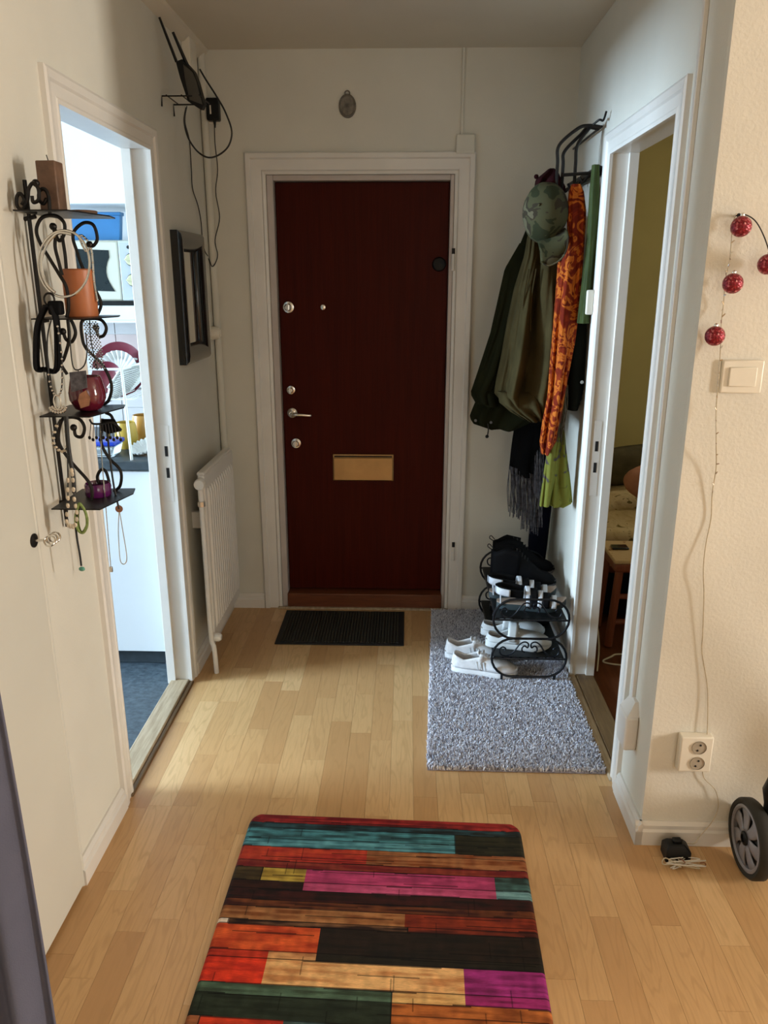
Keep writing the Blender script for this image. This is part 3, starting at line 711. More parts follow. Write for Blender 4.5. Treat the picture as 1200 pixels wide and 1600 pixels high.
e = strand('beaded_necklace', 'black necklace with silver fan pendant hanging at the second tier', [(80, 500), (74, 530), (76, 585), (82, 610), (90, 618), (96, 608), (97, 580), (96, 550), (90, 510)], YJ, .0014, 'cable_black', beads=('chrome', .0030, 2, 12, (1, 1, 1)))
pp = at(90, 632, Y=YJ); b = MB(); b.tube([pp + Vector((.008 * math.cos(a), 0, .016 * math.sin(a) + .006)) for a in [2 * PI * k / 16 for k in range(16)]], .0022, 6, True)
for k in range(9):
    a = PI + PI * (k + .5) / 9; b.ball(pp + Vector((.019 * math.cos(a), 0, .013 * math.sin(a) - .006)), .0038, 8, 6)
    b.ball(pp + Vector((.013 * math.cos(a), 0, .009 * math.sin(a) - .004)), .003, 8, 6)
b.build('pendant', 'chrome', e)
# black leather pouch strap
e = thing('leather_strap', 'black leather purse strap with round clasp hanging on the second tier', 'strap', at(80, 580, Y=YJ + .01))
for pts_ in ([(72, 478), (60, 505), (57, 540), (58, 575), (68, 577)], [(80, 478), (88, 500), (90, 540), (88, 578), (70, 577)]):
    MB().tube(bez([at(*q, Y=YJ + .012) for q in pts_], 6), .0125, 8, flat=.5).build('band', 'black_leather', e)
MB().box(at(72, 470, Y=YJ + .005), at(103, 492, Y=YJ + .03)).build('clasp', 'black_leather', e, bevel=.006, seg=3)
b = MB(); pp = at(77, 468, Y=YJ + .01); b.tube([pp + Vector((.012 * math.cos(a), 0, .014 * math.sin(a))) for a in [2 * PI * k / 18 for k in range(18)]], .0024, 6, True).build('ring', 'iron', e)
strand('cord_necklace', 'plain black cord necklace with brown square pendant over the wine red bowl', [(108, 500), (110, 540), (114, 572), (122, 578), (132, 570), (136, 550), (134, 520)], 1.805, .0013, 'cable_black')
e = thing('tag_pendant', 'brown leather tag pendant in front of the wine red candle bowl', 'pendant', at(130, 638, Y=1.815))
MB().tube([at(122, 578, Y=1.815), at(128, 612, Y=1.815)], .0012, 6).build('cord', 'cable_black', e)
MB().prism([at(*q, Y=1.815) for q in ((124, 616), (134, 610), (141, 622), (139, 634), (126, 638), (122, 626))], (0, .003, 0)).build('tag', 'copper', e)
MB().prism([at(*q, Y=1.812) for q in ((108, 582), (134, 579), (136, 606), (112, 613))], (0, .003, 0)).build('feather_plate', 'fringe', e)
e = strand('bead_strip', 'wide silver mesh bead strip hanging behind the second tier', [(140, 500), (142, 530), (148, 560), (152, 578)], 1.93, .0012, 'cable_black', beads=None)
b = MB()
for i in range(26):
    for j in range(5):
        b.ball(at(131 + j * 4.6 + i * .45 + (i % 2) * 2.2, 503 + i * 2.9, Y=1.93), .0026, 6, 5, (1, 1, .8))
b.build('mesh_beads', 'chrome', e)
strand('shell_bracelet', 'cream shell bracelet on black cord below the third tier', [(94, 655), (86, 672), (83, 690), (90, 702), (100, 705), (106, 692), (102, 668)], YJ, .0014, 'cable_black', beads=('shell', .0046, 3, 4, (1.1, .6, .8)))
strand('twisted_cord_necklace', 'bundle of dark beaded cords hanging from the third tier', [(103, 650), (106, 690), (110, 720), (114, 742), (116, 770)], YJ, .0045, 'cable_black', beads=('fringe', .0052, 4, 2, (1, 1, 1)))
strand('shell_necklace', 'long cowrie shell necklace hanging down past the lowest tier', [(104, 660), (106, 730), (106, 765), (106, 790), (104, 815), (110, 822), (118, 820), (120, 800), (116, 780), (114, 750), (112, 735)], YJ - .004, .0014, 'cable_black', beads=('shell', .0062, 3, 9, (.75, .6, 1.15)))
strand('green_cord_bracelet', 'green cord bracelet loop below the lowest rack tier', [(122, 790), (118, 810), (122, 828), (130, 832), (136, 820), (134, 802), (126, 788)], YJ - .002, .0030, 'greencord', 'bracelet', loop=True)
strand('green_cord_bracelet', 'pale green twisted cord behind the cowrie shells', [(124, 792), (122, 812), (126, 830), (132, 828), (137, 812), (130, 794)], YJ + .004, .0022, 'greencord', 'bracelet', loop=True)
e = strand('turquoise_necklace', 'black cord with a turquoise drop hanging lowest on the left wall', [(118, 822), (121, 845), (125, 868), (127, 884)], YJ - .002, .0022, 'cable_black')
MB().ball(at(128, 889, Y=YJ - .002), .0075, 10, 8, (1.1, .7, .8)).build('stone', 'turquoise', e)
e = strand('disc_necklace', 'fine silver chain with copper disc hanging in front of the kitchen cabinet', [(186, 800), (185, 830), (187, 868), (190, 880), (196, 880), (198, 868), (192, 830), (187, 800)], 1.93, .0011, 'chrome')
MB().lathe([(.010, -.001), (.010, .001)], at(186, 795, Y=1.93), 18, 'y').build('disc', 'copper', e)
strand('hanging_straps', 'two dark straps hanging between the third and lowest tier', [(168, 660), (170, 700), (178, 760), (186, 795)], 1.93, .0022, 'cable_black')
e = strand('locket_chain', 'long thin chain with a small square locket beside the door casing', [(157, 640), (158, 700), (166, 800), (170, 850), (173, 885)], 1.90, .0011, 'chrome', beads=('chrome', .0016, 2, 0, (1, 1, 1)))
MB().box(at(170, 886, Y=1.897), at(177, 893, Y=1.903)).build('locket', 'chrome', e, bevel=.001)
e = strand('fringed_earrings', 'row of black drop earrings hanging under the third tier', [(140, 655), (145, 662), (160, 662), (176, 660), (190, 672)], 1.90, .0022, 'cable_black', 'earrings')
b = MB()
for k in range(10): b.ball(at(140 + 5.4 * k, 684 + (k % 2) * 3, Y=1.90), .0040, 6, 5, (1, .5, 1.3)); b.tube([at(140 + 5.4 * k, 684, Y=1.90), at(142 + 4.5 * k, 662, Y=1.90)], .0009, 5)
b.build('drops', 'iron', e)
e = thing('leather_tassel', 'black pointed leather flap hanging under the third tier', 'tassel', at(175, 680, Y=1.925))
MB().prism([at(*q, Y=1.925) for q in ((160, 655), (178, 655), (189, 674), (170, 678), (158, 672))], (0, .005, 0)).build('flap', 'black_leather', e)
# ================================================================== RUGS
def vnoise(h, w, ny, nx):
    g = rng.random((ny + 1, nx + 1)); yy = np.linspace(0, ny - 1e-6, h); xx = np.linspace(0, nx - 1e-6, w)
    y0 = yy.astype(int); x0 = xx.astype(int); fy = (yy - y0)[:, None]; fx = (xx - x0)[None]
    fy = fy * fy * (3 - 2 * fy); fx = fx * fx * (3 - 2 * fx)
    a = g[y0][:, x0]; b_ = g[y0][:, x0 + 1]; c_ = g[y0 + 1][:, x0]; d_ = g[y0 + 1][:, x0 + 1]
    return (a * (1 - fx) + b_ * fx) * (1 - fy) + (c_ * (1 - fx) + d_ * fx) * fy
RW, RL = .836, 1.20; NX, NY = 250, 380
ROWS = [  # (v0, v1, [(u end, sRGB, second sRGB)])
 (0, .042, [(1, (96, 16, 18), (150, 40, 34))]),
 (.042, .066, [(1, (22, 26, 26), (40, 70, 76))]),
 (.066, .112, [(.76, (70, 128, 136), (38, 66, 70)), (1, (36, 34, 18), (22, 20, 12))]),
 (.112, .147, [(.76, (92, 150, 160), (50, 96, 104)), (1, (40, 38, 22), (24, 20, 14))]),
 (.147, .205, [(.45, (172, 58, 34), (140, 34, 28)), (1, (150, 98, 60), (112, 56, 24))]),
 (.205, .232, [(1, (96, 22, 22), (124, 50, 34))]),
 (.232, .282, [(.10, (70, 56, 28), (40, 30, 16)), (.25, (172, 146, 62), (120, 96, 36)), (.886, (176, 62, 104), (140, 46, 84)), (1, (64, 96, 94), (36, 50, 46))]),
 (.282, .312, [(.25, (48, 22, 14), (30, 14, 10)), (.886, (186, 80, 118), (150, 56, 90)), (1, (116, 156, 160), (84, 120, 124))]),
 (.312, .350, [(1, (52, 18, 14), (22, 12, 10))]),
 (.350, .375, [(1, (98, 52, 26), (52, 20, 14))]),
 (.375, .420, [(.59, (152, 104, 64), (110, 62, 30)), (1, (124, 44, 22), (92, 28, 16))]),
 (.420, .436, [(.035, (220, 206, 190), (190, 170, 150)), (.6, (34, 18, 14), (120, 84, 56)), (1, (112, 40, 22), (60, 22, 14))]),
 (.436, .515, [(.33, (200, 84, 40), (160, 54, 26)), (1, (32, 22, 16), (20, 16, 12))]),
 (.515, .538, [(.185, (176, 50, 28), (140, 34, 24)), (.33, (196, 146, 96), (150, 96, 60)), (1, (30, 26, 18), (22, 18, 14))]),
 (.538, .610, [(.185, (206, 54, 28), (168, 38, 24)), (.765, (214, 168, 112), (180, 122, 74)), (1, (150, 44, 116), (106, 26, 78))]),
 (.610, .640, [(.56, (74, 98, 80), (48, 62, 48)), (.765, (206, 166, 106), (166, 120, 70)), (1, (140, 36, 96), (100, 22, 66))]),
 (.640, .700, [(.56, (36, 46, 34), (24, 30, 22)), (1, (170, 96, 44), (112, 56, 22))]),
 (.700, .735, [(.04, (150, 90, 56), (120, 70, 40)), (.27, (196, 60, 30), (160, 40, 24)), (.56, (74, 96, 100), (52, 70, 70)), (1, (150, 84, 36), (96, 46, 20))]),
 (.735, .800, [(.4, (198, 62, 32), (150, 40, 24)), (1, (60, 30, 18), (34, 20, 14))]),
 (.800, .880, [(.5, (150, 100, 60), (110, 62, 32)), (1, (80, 130, 140), (46, 80, 84))]),
 (.880, .960, [(.3, (40, 44, 32), (26, 28, 20)), (1, (186, 76, 36), (140, 44, 24))]),
 (.960, 1.05, [(.65, (176, 62, 104), (130, 42, 74)), (1, (36, 24, 18), (24, 18, 14))]),
 (1.05, 1.21, [(.45, (150, 96, 58), (104, 54, 26)), (1, (150, 34, 28), (104, 20, 18))])]
lin = lambda c: np.where(np.array(c) / 255 <= .04045, np.array(c) / 255 / 12.92, ((np.array(c) / 255 + .055) / 1.055) ** 2.4)
uu = (np.arange(NX) + .5) / NX; vv = (np.arange(NY) + .5) / NY * RL
img = np.zeros((NY, NX, 3))
st1 = vnoise(NY, NX, 190, 9); st2 = vnoise(NY, NX, 90, 26); st3 = vnoise(NY, NX, 40, 60)
wob = (vnoise(NY, NX, 3, 7) - .5) * .006
for v0, v1, cells in ROWS:
    inr = (vv[:, None] + wob >= v0) & (vv[:, None] + wob < v1); u0 = 0
    for u1, ca, cb in cells:
        msk = inr & (uu[None] >= u0) & (uu[None] < u1)
        k_ = np.clip((st1 * .6 + st2 * .4 - .32) * 2.4, 0, 1)[..., None]
        ccol = lin(ca) * (1 - k_) + lin(cb) * k_
        ccol = ccol * (1.02 + .5 * st3[..., None])
        img[msk] = ccol[msk]
        # dark joint at the end of every printed board
        if u1 < 1: img[inr & (np.abs(uu[None] - u1) < .0028)] *= .18
        u0 = u1
    img[np.abs(vv[:, None] + wob - v0) < .0019] *= .22
for _ in range(42):   # printed cracks
    r0 = int(rng.integers(4, NY - 4)); c0 = int(rng.integers(0, NX - 40)); ln = int(rng.integers(25, 120))
    img[r0:r0 + 1, c0:c0 + ln] *= .3
for _ in range(60):
    c0 = int(rng.integers(0, NX)); r0 = int(rng.integers(0, NY - 20)); img[r0:r0 + int(rng.integers(8, 18)), c0:c0 + 1] *= .5
gu = np.linspace(0, RW, NX + 1); gv = np.linspace(0, RL, NY + 1); cr = .055
U, V = np.meshgrid(gu, gv)
for su in (0, 1):
    for sv in (0, 1):
        cu = cr if su == 0 else RW - cr; cv = cr if sv == 0 else RL - cr
        mk = ((U < cr) if su == 0 else (U > RW - cr)) & ((V < cr) if sv == 0 else (V > RL - cr))
        du, dv = U - cu, V - cv; mx = np.maximum(np.abs(du), np.abs(dv)); nn = np.hypot(du, dv) + 1e-9
        U = np.where(mk, cu + du * mx / nn, U); V = np.where(mk, cv + dv * mx / nn, V)
ed = np.minimum(np.minimum(U, RW - U), np.minimum(V, RL - V))
Zt = .0085 - .006 * np.clip(1 - ed / .010, 0, 1) ** 2
ud = np.array([.9996, -.029]); vd = np.array([-.022, -.9998]); o0 = np.array([-.476, 2.045])
PX = o0[0] + U * ud[0] + V * vd[0]; PY = o0[1] + U * ud[1] + V * vd[1]
verts = np.stack([PX, PY, Zt], -1).reshape(-1, 3)
idx = np.arange((NY + 1) * (NX + 1)).reshape(NY + 1, NX + 1)
q = np.stack([idx[:-1, :-1], idx[1:, :-1], idx[1:, 1:], idx[:-1, 1:]], -1).reshape(-1, 4)
me = bpy.data.meshes.new('rug_top'); cen = np.array([-.07, 1.44, 0.0])
me.from_pydata((verts - cen).tolist(), [], q.tolist())
ca = me.color_attributes.new('print', 'FLOAT_COLOR', 'CORNER')
cd = np.ones((NY * NX, 4, 4)); cd[:, :, :3] = img.reshape(-1, 3)[:, None]
ca.data.foreach_set('color', cd.ravel())
tm = NT('printed_plank_rug'); at_ = tm.add('ShaderNodeVertexColor'); at_.layer_name = 'print'
nz = tm.noise(tm.coords('Object', (18, 160, 1)), 3, 4, .7)
hs = tm.mix(1.0, at_.outputs['Color'], tm.ramp(nz, [(.3, (.72, .72, .72, 1)), (.7, (1.2, 1.2, 1.2, 1))]), 'MULTIPLY')
tm.col(hs); tm.b.inputs['Roughness'].default_value = .75; tm.b.inputs['Specular IOR Level'].default_value = .25
tm.bump(tm.noise(tm.coords('Object'), 900, 2), .3, .001)
me.materials.append(tm.m); me.shade_smooth()
rug = thing('printed_rug', 'multicoloured rug printed like painted planks in the foreground', 'rug', cen)
o = bpy.data.objects.new('printed_top', me); COL.objects.link(o); o.parent = rug
rim = [verts[i] for i in list(idx[0, :]) + list(idx[1:, -1]) + list(idx[-1, -2::-1]) + list(idx[-2:0:-1, 0])][::4]
MB().loft([[Vector(p) + Vector((0, 0, .0005 - p[2])) for p in rim], [Vector(p) for p in rim]], caps=False).build('bound_edge', 'mat_rubber', rug)

# grey shag rug
cs = [at(676, 958, Z=.01), at(668, 1200, Z=.01), at(947, 1206, Z=.01), Vector((.690, 2.99, 0)), Vector((.690, 3.62, 0))]
cs = [Vector((c_.x, c_.y, 0)) for c_ in cs]; cs[0].y = 3.60
cs[2].x = min(cs[2].x, .690)
t = thing('shag_rug', 'grey shag rug under the shoe rack by the bedroom doorway', 'rug', (.4, 2.95, 0))
MB().prism([c_ + Vector((0, 0, .001)) for c_ in cs], (0, 0, .007)).build('backing', 'pile_base', t)
n = 90000
P = np.array([(c_.x, c_.y) for c_ in cs]); lo, hi = P.min(0), P.max(0)
pt = lo + rng.random((n, 2)) * (hi - lo); ins = np.ones(n, bool)
for i in range(len(P)):
    a_, b_ = P[i], P[(i + 1) % len(P)]
    ins &= ((b_[0] - a_[0]) * (pt[:, 1] - a_[1]) - (b_[1] - a_[1]) * (pt[:, 0] - a_[0])) > -.004
pt = pt[ins]; n = len(pt)
ang = rng.random(n) * 2 * PI; ln = rng.random((n, 2)) - .5; hh = .012 + rng.random(n) * .010; hw = .0026
base = np.c_[pt, np.full(n, .006)]; sd = np.c_[np.cos(ang), np.sin(ang), np.zeros(n)] * hw
tip = base + np.c_[ln * .016, hh]; mid = base + np.c_[ln * .004, hh * .55]
V_ = np.stack([base - sd, base + sd, mid + sd * 1.1, tip, mid - sd * 1.1], 1).reshape(-1, 3) - np.array(t.location)
F_ = (np.arange(n)[:, None] * 5 + np.arange(5)[None]).tolist()
me = bpy.data.meshes.new('pile'); me.from_pydata(V_.tolist(), [], F_); me.materials.append(M['pile'])
o = bpy.data.objects.new('pile', me); COL.objects.link(o); o.parent = t; o['kind'] = 'stuff'
RZ = .018

# ================================================================== SHOE RACK AND SHOES
rx0, rx1, ryN, ryF = .360, .668, 2.900, 3.49
t = thing('shoe_rack', 'black wire shoe rack with oval scrolled ends on the shag rug', 'shoe rack', ((rx0 + rx1) / 2, 3.2, RZ))
def oval(y, z0, z1):
    r = (z1 - z0) / 2; c = (z0 + z1) / 2; pts = []
    for k in range(13): a = -PI / 2 + PI * k / 12; pts.append((rx1 - r + r * math.cos(a), y, c + r * math.sin(a)))
    for k in range(13): a = PI / 2 + PI * k / 12; pts.append((rx0 + r + r * math.cos(a), y, c + r * math.sin(a)))
    fr_ = MB().tube(pts, .0052, 8, True).build('end_frame', 'iron_black', t)
    MB().tube([(rx0 + .002, y, c - .004), (rx1 - .002, y, c - .004)], .0045, 8).build('cross_bar', 'iron_black', fr_)
    xm = (rx0 + rx1) / 2
    for s_ in (-1, 1):
        P_ = [(xm + s_ * .020, c + .026), (xm + s_ * .030, c + .032), (xm + s_ * .030, c + .046), (xm + s_ * .020, c + .054), (xm + s_ * .008, c + .046), (xm + s_ * .006, c + .064), (xm + s_ * .022, c + .072), (xm + s_ * .042, c + .060), (xm + s_ * .066, c + .024), (xm + s_ * .092, c + .008), (xm + s_ * .116, c + .014), (xm + s_ * .122, c + .036), (xm + s_ * .110, c + .048), (xm + s_ * .098, c + .040), (xm + s_ * .102, c + .030)]
        MB().tube(bez([(px_, y, pz_) for px_, pz_ in P_], 5), .0034, 6).build('end_scroll', 'iron_black', fr_)
LZ = (.034, .208); UZ = (.208, .382)
for y in (ryN, ryF):
    oval(y, *LZ); oval(y, *UZ)
    for xx in (rx0 + .045, rx1 - .045): MB().tube([(xx, y, .008), (xx, y, .045)], .0055, 8).build('foot', 'iron_black', t)
SHL = [(LZ[0] + LZ[1]) / 2 - .004, (UZ[0] + UZ[1]) / 2 - .004]
for z in SHL:
    for k in range(9):
        xx = rx0 + .012 + (rx1 - rx0 - .024) * k / 8; MB().tube([(xx, ryN, z), (xx, ryF, z)], .004, 6).build('shelf_rod', 'iron_black', t)
    MB().box((rx0 + .012, ryN + .003, z + .004), (rx1 - .012, ryF - .003, z + .007)).build('shelf_sheet', 'black_plastic', t)

TS = [0, .03, .09, .2, .32, .45, .58, .70, .80, .89, .955, 1.0]
HW = [.010, .020, .028, .032, .033, .034, .039, .044, .043, .036, .024, .008]
def hw_at(t_): return float(np.interp(t_, TS, HW))
def outline(L, k=1.0, dx=0):
    a = [(x_ * L, hw_at(x_) * k) for x_ in TS]; return a + [(x_, -y_) for x_, y_ in reversed(a)]
def make_shoe(name, label, kind, L=.28, group=None):
    e = thing(name, label, 'shoe', group=group)
    P = dict(sneaker=dict(sole=.030, heel=.088, mid=.068, vamp=.100, toe=.055, o=.44, um='white_leather', sm='white_foam'),
             clog=dict(sole=.026, heel=.056, mid=.046, vamp=.088, toe=.055, o=.46, um='grey_clog', sm='grey_clog'),
             boot=dict(sole=.026, heel=.165, mid=.185, vamp=.175, toe=.064, o=.36, um='black_leather', sm='grey_rubber'),
             low=dict(sole=.022, heel=.075, mid=.060, vamp=.080, toe=.050, o=.42, um='dark_suede', sm='black_leather'))
    if kind == 'sandal':
        ring = lambda k, z, lift: [(x_, y_ * k, z + lift * (max(0, x_ / L - .72) ** 2) * .35) for x_, y_ in outline(L)]
        MB().loft([ring(.94, 0, 1), ring(1.02, .008, 1), ring(1.0, .026, 1)]).build('sole', 'teal_rubber', e, local=True)
        MB().loft([ring(.97, .0262, 1), ring(.98, .030, 1)]).build('insole', 'tan_insole', e, local=True)
        def strap(t0, t1, hgt, m, wd=.011):
            pts = []
            for k in range(13):
                a = PI * k / 12; tt = t0 + (t1 - t0) * k / 12
                pts.append((tt * L, hw_at(tt) * 1.03 * math.cos(a), .022 + hgt * math.sin(a)))
            MB().band(pts, wd).build('strap', m, e, local=True, solid=.005)
        strap(.84, .82, .036, 'white_strap', .010); strap(.72, .70, .048, 'black_leather', .016); strap(.64, .62, .056, 'white_strap', .010); strap(.50, .54, .066, 'black_leather', .018); strap(.42, .46, .074, 'white_strap', .009)
        hp = [(.38 * L, .030, .070), (.2 * L, .034, .078), (.05 * L, .026, .082), (-.005, 0, .083), (.05 * L, -.026, .082), (.2 * L, -.034, .078), (.38 * L, -.030, .070)]
        MB().band(bez(hp, 4), .017, (0, 0, 1)).build('ankle_strap', 'black_leather', e, local=True, solid=.008)
        MB().band(bez([(x_ - .003, y_ * 1.2 - .001, z_) for x_, y_, z_ in hp[3:6]], 4), .015, (0, 0, 1)).build('ankle_patch', 'white_strap', e, local=True, solid=.004)
        for sy in (-1, 1): MB().tube([(.06 * L, sy * .028, .02), (.05 * L, sy * .027, .082)], .010, 6, flat=.3).build('heel_strap', 'white_strap', e, local=True)
        return e
    p = P[kind]; z0 = p['sole']
    ring = lambda k, z, lift: [(x_, y_ * k, z + lift * (max(0, x_ / L - .75) ** 2) * .30) for x_, y_ in outline(L)]
    MB().loft([ring(.95, 0, 1), ring(1.06, .006, 1), ring(1.05, z0 * .7, .8), ring(1.0, z0 + .004, .6)]).build('sole', p['sm'], e, local=True)
    MB().loft([ring(.90, z0 + .004, 0), ring(.90, z0 + .007, 0)]).build('insole', 'lining', e, local=True)
    # collar wall running from the instep round the heel
    o_ = p['o']; path = []
    for k in range(19):
        s_ = -1 + 2 * k / 18; tt = abs(s_) ** 1.15 * (o_ + .05)
        path.append((tt, math.copysign(hw_at(max(tt, .02)) * (1 if abs(s_) > .08 else abs(s_) / .08), s_)))
    rings = []
    for tt, y_ in path:
        top = float(np.interp(tt, [0, .06, .2, o_ + .05], [p['heel'], p['heel'] * .98, p['mid'], p['vamp'] * .96]))
        r_ = []
        for q_ in np.linspace(0, 1, 6):
            lean = 1 - .14 * q_ ** 2 if kind != 'boot' else 1 + .04 * math.sin(q_ * 3) - .10 * q_
            xo = tt * L + (.010 * q_ if tt < .05 else 0) * (1 - abs(y_) / .03 if abs(y_) < .03 else 0)
            if kind == 'boot': xo = tt * L * (1 + .12 * q_)
            r_.append((xo, y_ * lean, z0 + (top - z0) * q_))
        rings.append(r_)
    MB().loft(rings, False, False).build('upper', p['um'], e, local=True, solid=.005)
    rings = []
    for tt in np.linspace(o_ - .01, 1.0, 12):
        top = float(np.interp(tt, [o_ - .01, o_ + .1, .75, .90, .97, 1.0], [p['vamp'], p['vamp'] * .86, p['toe'] + .012, p['toe'], p['toe'] * .8, z0 + .008]))
        w_ = hw_at(tt) * 1.0; r_ = []
        for k in range(15):
            a = PI * k / 14; c_ = math.cos(a); s_ = math.sin(a)
            r_.append((tt * L, w_ * math.copysign(abs(c_) ** .75, c_), z0 + (top - z0) * s_ ** .72))
        rings.append(r_)
    MB().loft(rings, False, False).build('vamp', p['um'], e, local=True, solid=.004)
    if kind in ('sneaker', 'boot'):
        MB().loft([[(L * (o_ - .02) - .004 * q_, y_, p['vamp'] - .010 + q_ * .011) for y_ in (-.018, -.009, 0, .009, .018)] for q_ in (0, .6, 1.2)], False, False).build('tongue', p['um'], e, local=True, solid=.006)
        b = MB()
        for k in range(5):
            tt = o_ + .015 + .042 * k; zt = float(np.interp(tt, [o_ - .01, o_ + .1, .75], [p['vamp'], p['vamp'] * .86, p['toe'] + .012])) + .002
            b.tube([(tt * L, -.019, zt - .008), (tt * L + .004, 0, zt + .003), (tt * L, .019, zt - .008)], .0026, 6)
        b.build('laces', 'white_strap' if kind == 'sneaker' else 'cable_black', e, local=True)
    if kind == 'sneaker':
        for k in range(3):
            for sy in (-1, 1):
                tt = .42 + .055 * k
                MB().tube([(tt * L, sy * (hw_at(tt) + .001), z0 + .006), ((tt - .03) * L, sy * (hw_at(tt) * .93 + .002), z0 + .040)], .003, 6).build('side_stripe', 'grey_clog', e, local=True)
    if kind == 'clog':
        pts = [((.40 + .02 * math.sin(PI * k / 12)) * L, .040 * math.cos(PI * k / 12), .040 + .066 * math.sin(PI * k / 12)) for k in range(13)]
        MB().band(pts, .020).build('strap', 'grey_clog', e, local=True, solid=.007)
    if kind == 'boot':
        MB().tube(bez([(.0, 0, .165), (-.018, 0, .178), (-.012, 0, .190), (.006, 0, .172)], 4), .0022, 6).build('pull_loop', 'cable_black', e, local=True)
    return e
def place(o, x_, y_, z_, rz): o.location = (x_, y_, z_); o.rotation_euler = (0, 0, math.radians(rz)); return o
s = place(make_shoe('sneaker', 'white sneaker on the shag rug, nearer of the pair beside the rack', 'sneaker', group='white sneakers'), .200, 2.985, RZ - .004, -11)
copy_thing(s, (.178, 3.105, RZ - .004), math.radians(-7), 'white sneaker on the shag rug, farther of the pair beside the rack', 'white sneakers')
s = place(make_shoe('clog', 'pale grey slip-on clog on the lower rack shelf, nearer the camera', 'clog', .275, 'grey slip-on clogs'), .345, 3.015, SHL[0] + .007, -8)
copy_thing(s, (.335, 3.125, SHL[0] + .007), math.radians(-5), 'pale grey slip-on clog on the lower rack shelf, farther from the camera', 'grey slip-on clogs')
s = place(make_shoe('sandal', 'black and white strappy sandal on the upper rack shelf, nearer the camera', 'sandal', .285, 'strappy sandals'), .385, 3.020, SHL[1] + .007, -6)
copy_thing(s, (.365, 3.130, SHL[1] + .007), math.radians(-4), 'black and white strappy sandal on the upper rack shelf, farther from the camera', 'strappy sandals')
s = place(make_shoe('ankle_boot', 'black lace-up ankle boot with pull loop at the back of the upper rack shelf', 'boot', .29, 'black ankle boots'), .385, 3.275, SHL[1] + .007, -8)
copy_thing(s, (.405, 3.395, SHL[1] + .007), math.radians(2), 'black ankle boot farthest back on the upper rack shelf', 'black ankle boots')
s = place(make_shoe('flat_shoe', 'dark flat shoe deep on the lower rack shelf behind the clogs', 'low', .27, 'dark flat shoes'), .400, 3.26, SHL[0] + .007, -3)
copy_thing(s, (.400, 3.38, SHL[0] + .007), 0, 'dark flat shoe at the very back of the lower rack shelf', 'dark flat shoes')

# ================================================================== COAT RACK AND CLOTHES
t = thing('coat_rack', 'dark metal coat rack with curved arms high on the right wall', 'coat rack', (WR, 3.3, 1.95))
MB().box((.690, 3.085, 1.985), (.698, 3.63, 2.022)).build('rail', 'iron', t, bevel=.002)
MB().lathe([(.004, -.008), (.013, -.004), (.013, .006), (.006, .010)], (.694, 3.078, 2.006), 14, 'y').build('end_cap', 'iron', t)
for yy in (3.12, 3.60): MB().box((.698, yy - .012, 1.990), (WR, yy + .012, 2.016)).build('wall_mount', 'iron', t)
for yy, out, zt in ((3.10, .158, 2.135), (3.14, .130, 2.120), (3.13, .086, 2.140)):
    MB().tube(bez([(.694, yy, 2.15), (.680 - out * .2, yy, 2.155), (.712 - out * .65, yy, zt + .010), (.704 - out, yy, zt - .045), (.702 - out, yy, 2.03), (.702 - out, yy, 1.93)], 7), .0062, 8).build('arm', 'iron', t)
MB().tube([(.694 - .128, 3.10, 1.990), (.694, 3.10, 1.998)], .006, 8).build('arm_brace', 'iron', t)
MB().tube([(.695, 3.10, 2.152), (.695, 3.60, 2.152)], .0045, 8).build('top_rail', 'iron', t)
MB().tube(bez([(.694, 3.04, 2.19), (.690, 3.06, 2.165), (.680, 3.08, 2.17), (.66, 3.10, 2.155)], 6), .004, 8).build('curl', 'iron', t)
for k in range(5):
    yy = 3.10 + .11 * k
    MB().tube(bez([(.694, yy, 2.0), (.660, yy, 1.985), (.640, yy, 1.965), (.628, yy, 1.985)], 6), .0045, 8).build('hook', 'iron', t)

def garment(name, rows, Y, depth, m, parent, folds=((5, .12), (9, .06)), seed=0, N=72, caps=True, dy=0, sq=.8, thin=0):
    """closed draped cloth: rows of (y px, left px, right px) at distance Y, pleated, 'depth' thick"""
    R = random.Random(seed); ph = [R.uniform(0, 6) for _ in folds]; rings = []
    ys = [r_[0] for r_ in rows]; n = max(14, int((ys[-1] - ys[0]) / 6))
    for i in range(n + 1):
        f = i / n; yp = ys[0] + (ys[-1] - ys[0]) * f
        xl = np.interp(yp, ys, [r_[1] for r_ in rows]); xr = np.interp(yp, ys, [r_[2] for r_ in rows])
        yc = Y + dy * f
        A, B = at(xl, yp, Y=yc), at(xr, yp, Y=yc); c = (A + B) / 2; hw_ = max((B.x - A.x) / 2, .004)
        d_ = depth * min(1, .35 + 1.4 * f) if not thin else depth
        ring = []
        for j in range(N):
            a = 2 * PI * j / N; cs_, sn = math.cos(a), math.sin(a)
            k_ = 1.0
            for (kf, am), p_ in zip(folds, ph): k_ += 1.5 * am * (2 * abs(math.sin(.5 * kf * a + p_ + .9 * math.sin(f * 2.6 + p_))) - 1.1) * (.5 + .7 * f)
            edge = math.copysign(abs(cs_) ** sq, cs_)
            x_ = c.x + hw_ * edge * (1 + (k_ - 1) * .25); y_ = yc + d_ * sn * k_
            ring.append((min(x_, WR - .004), min(y_, YB - .006), c.z))
        rings.append(ring)
    return MB().loft(rings, caps).build(name, m, parent, angle=70)
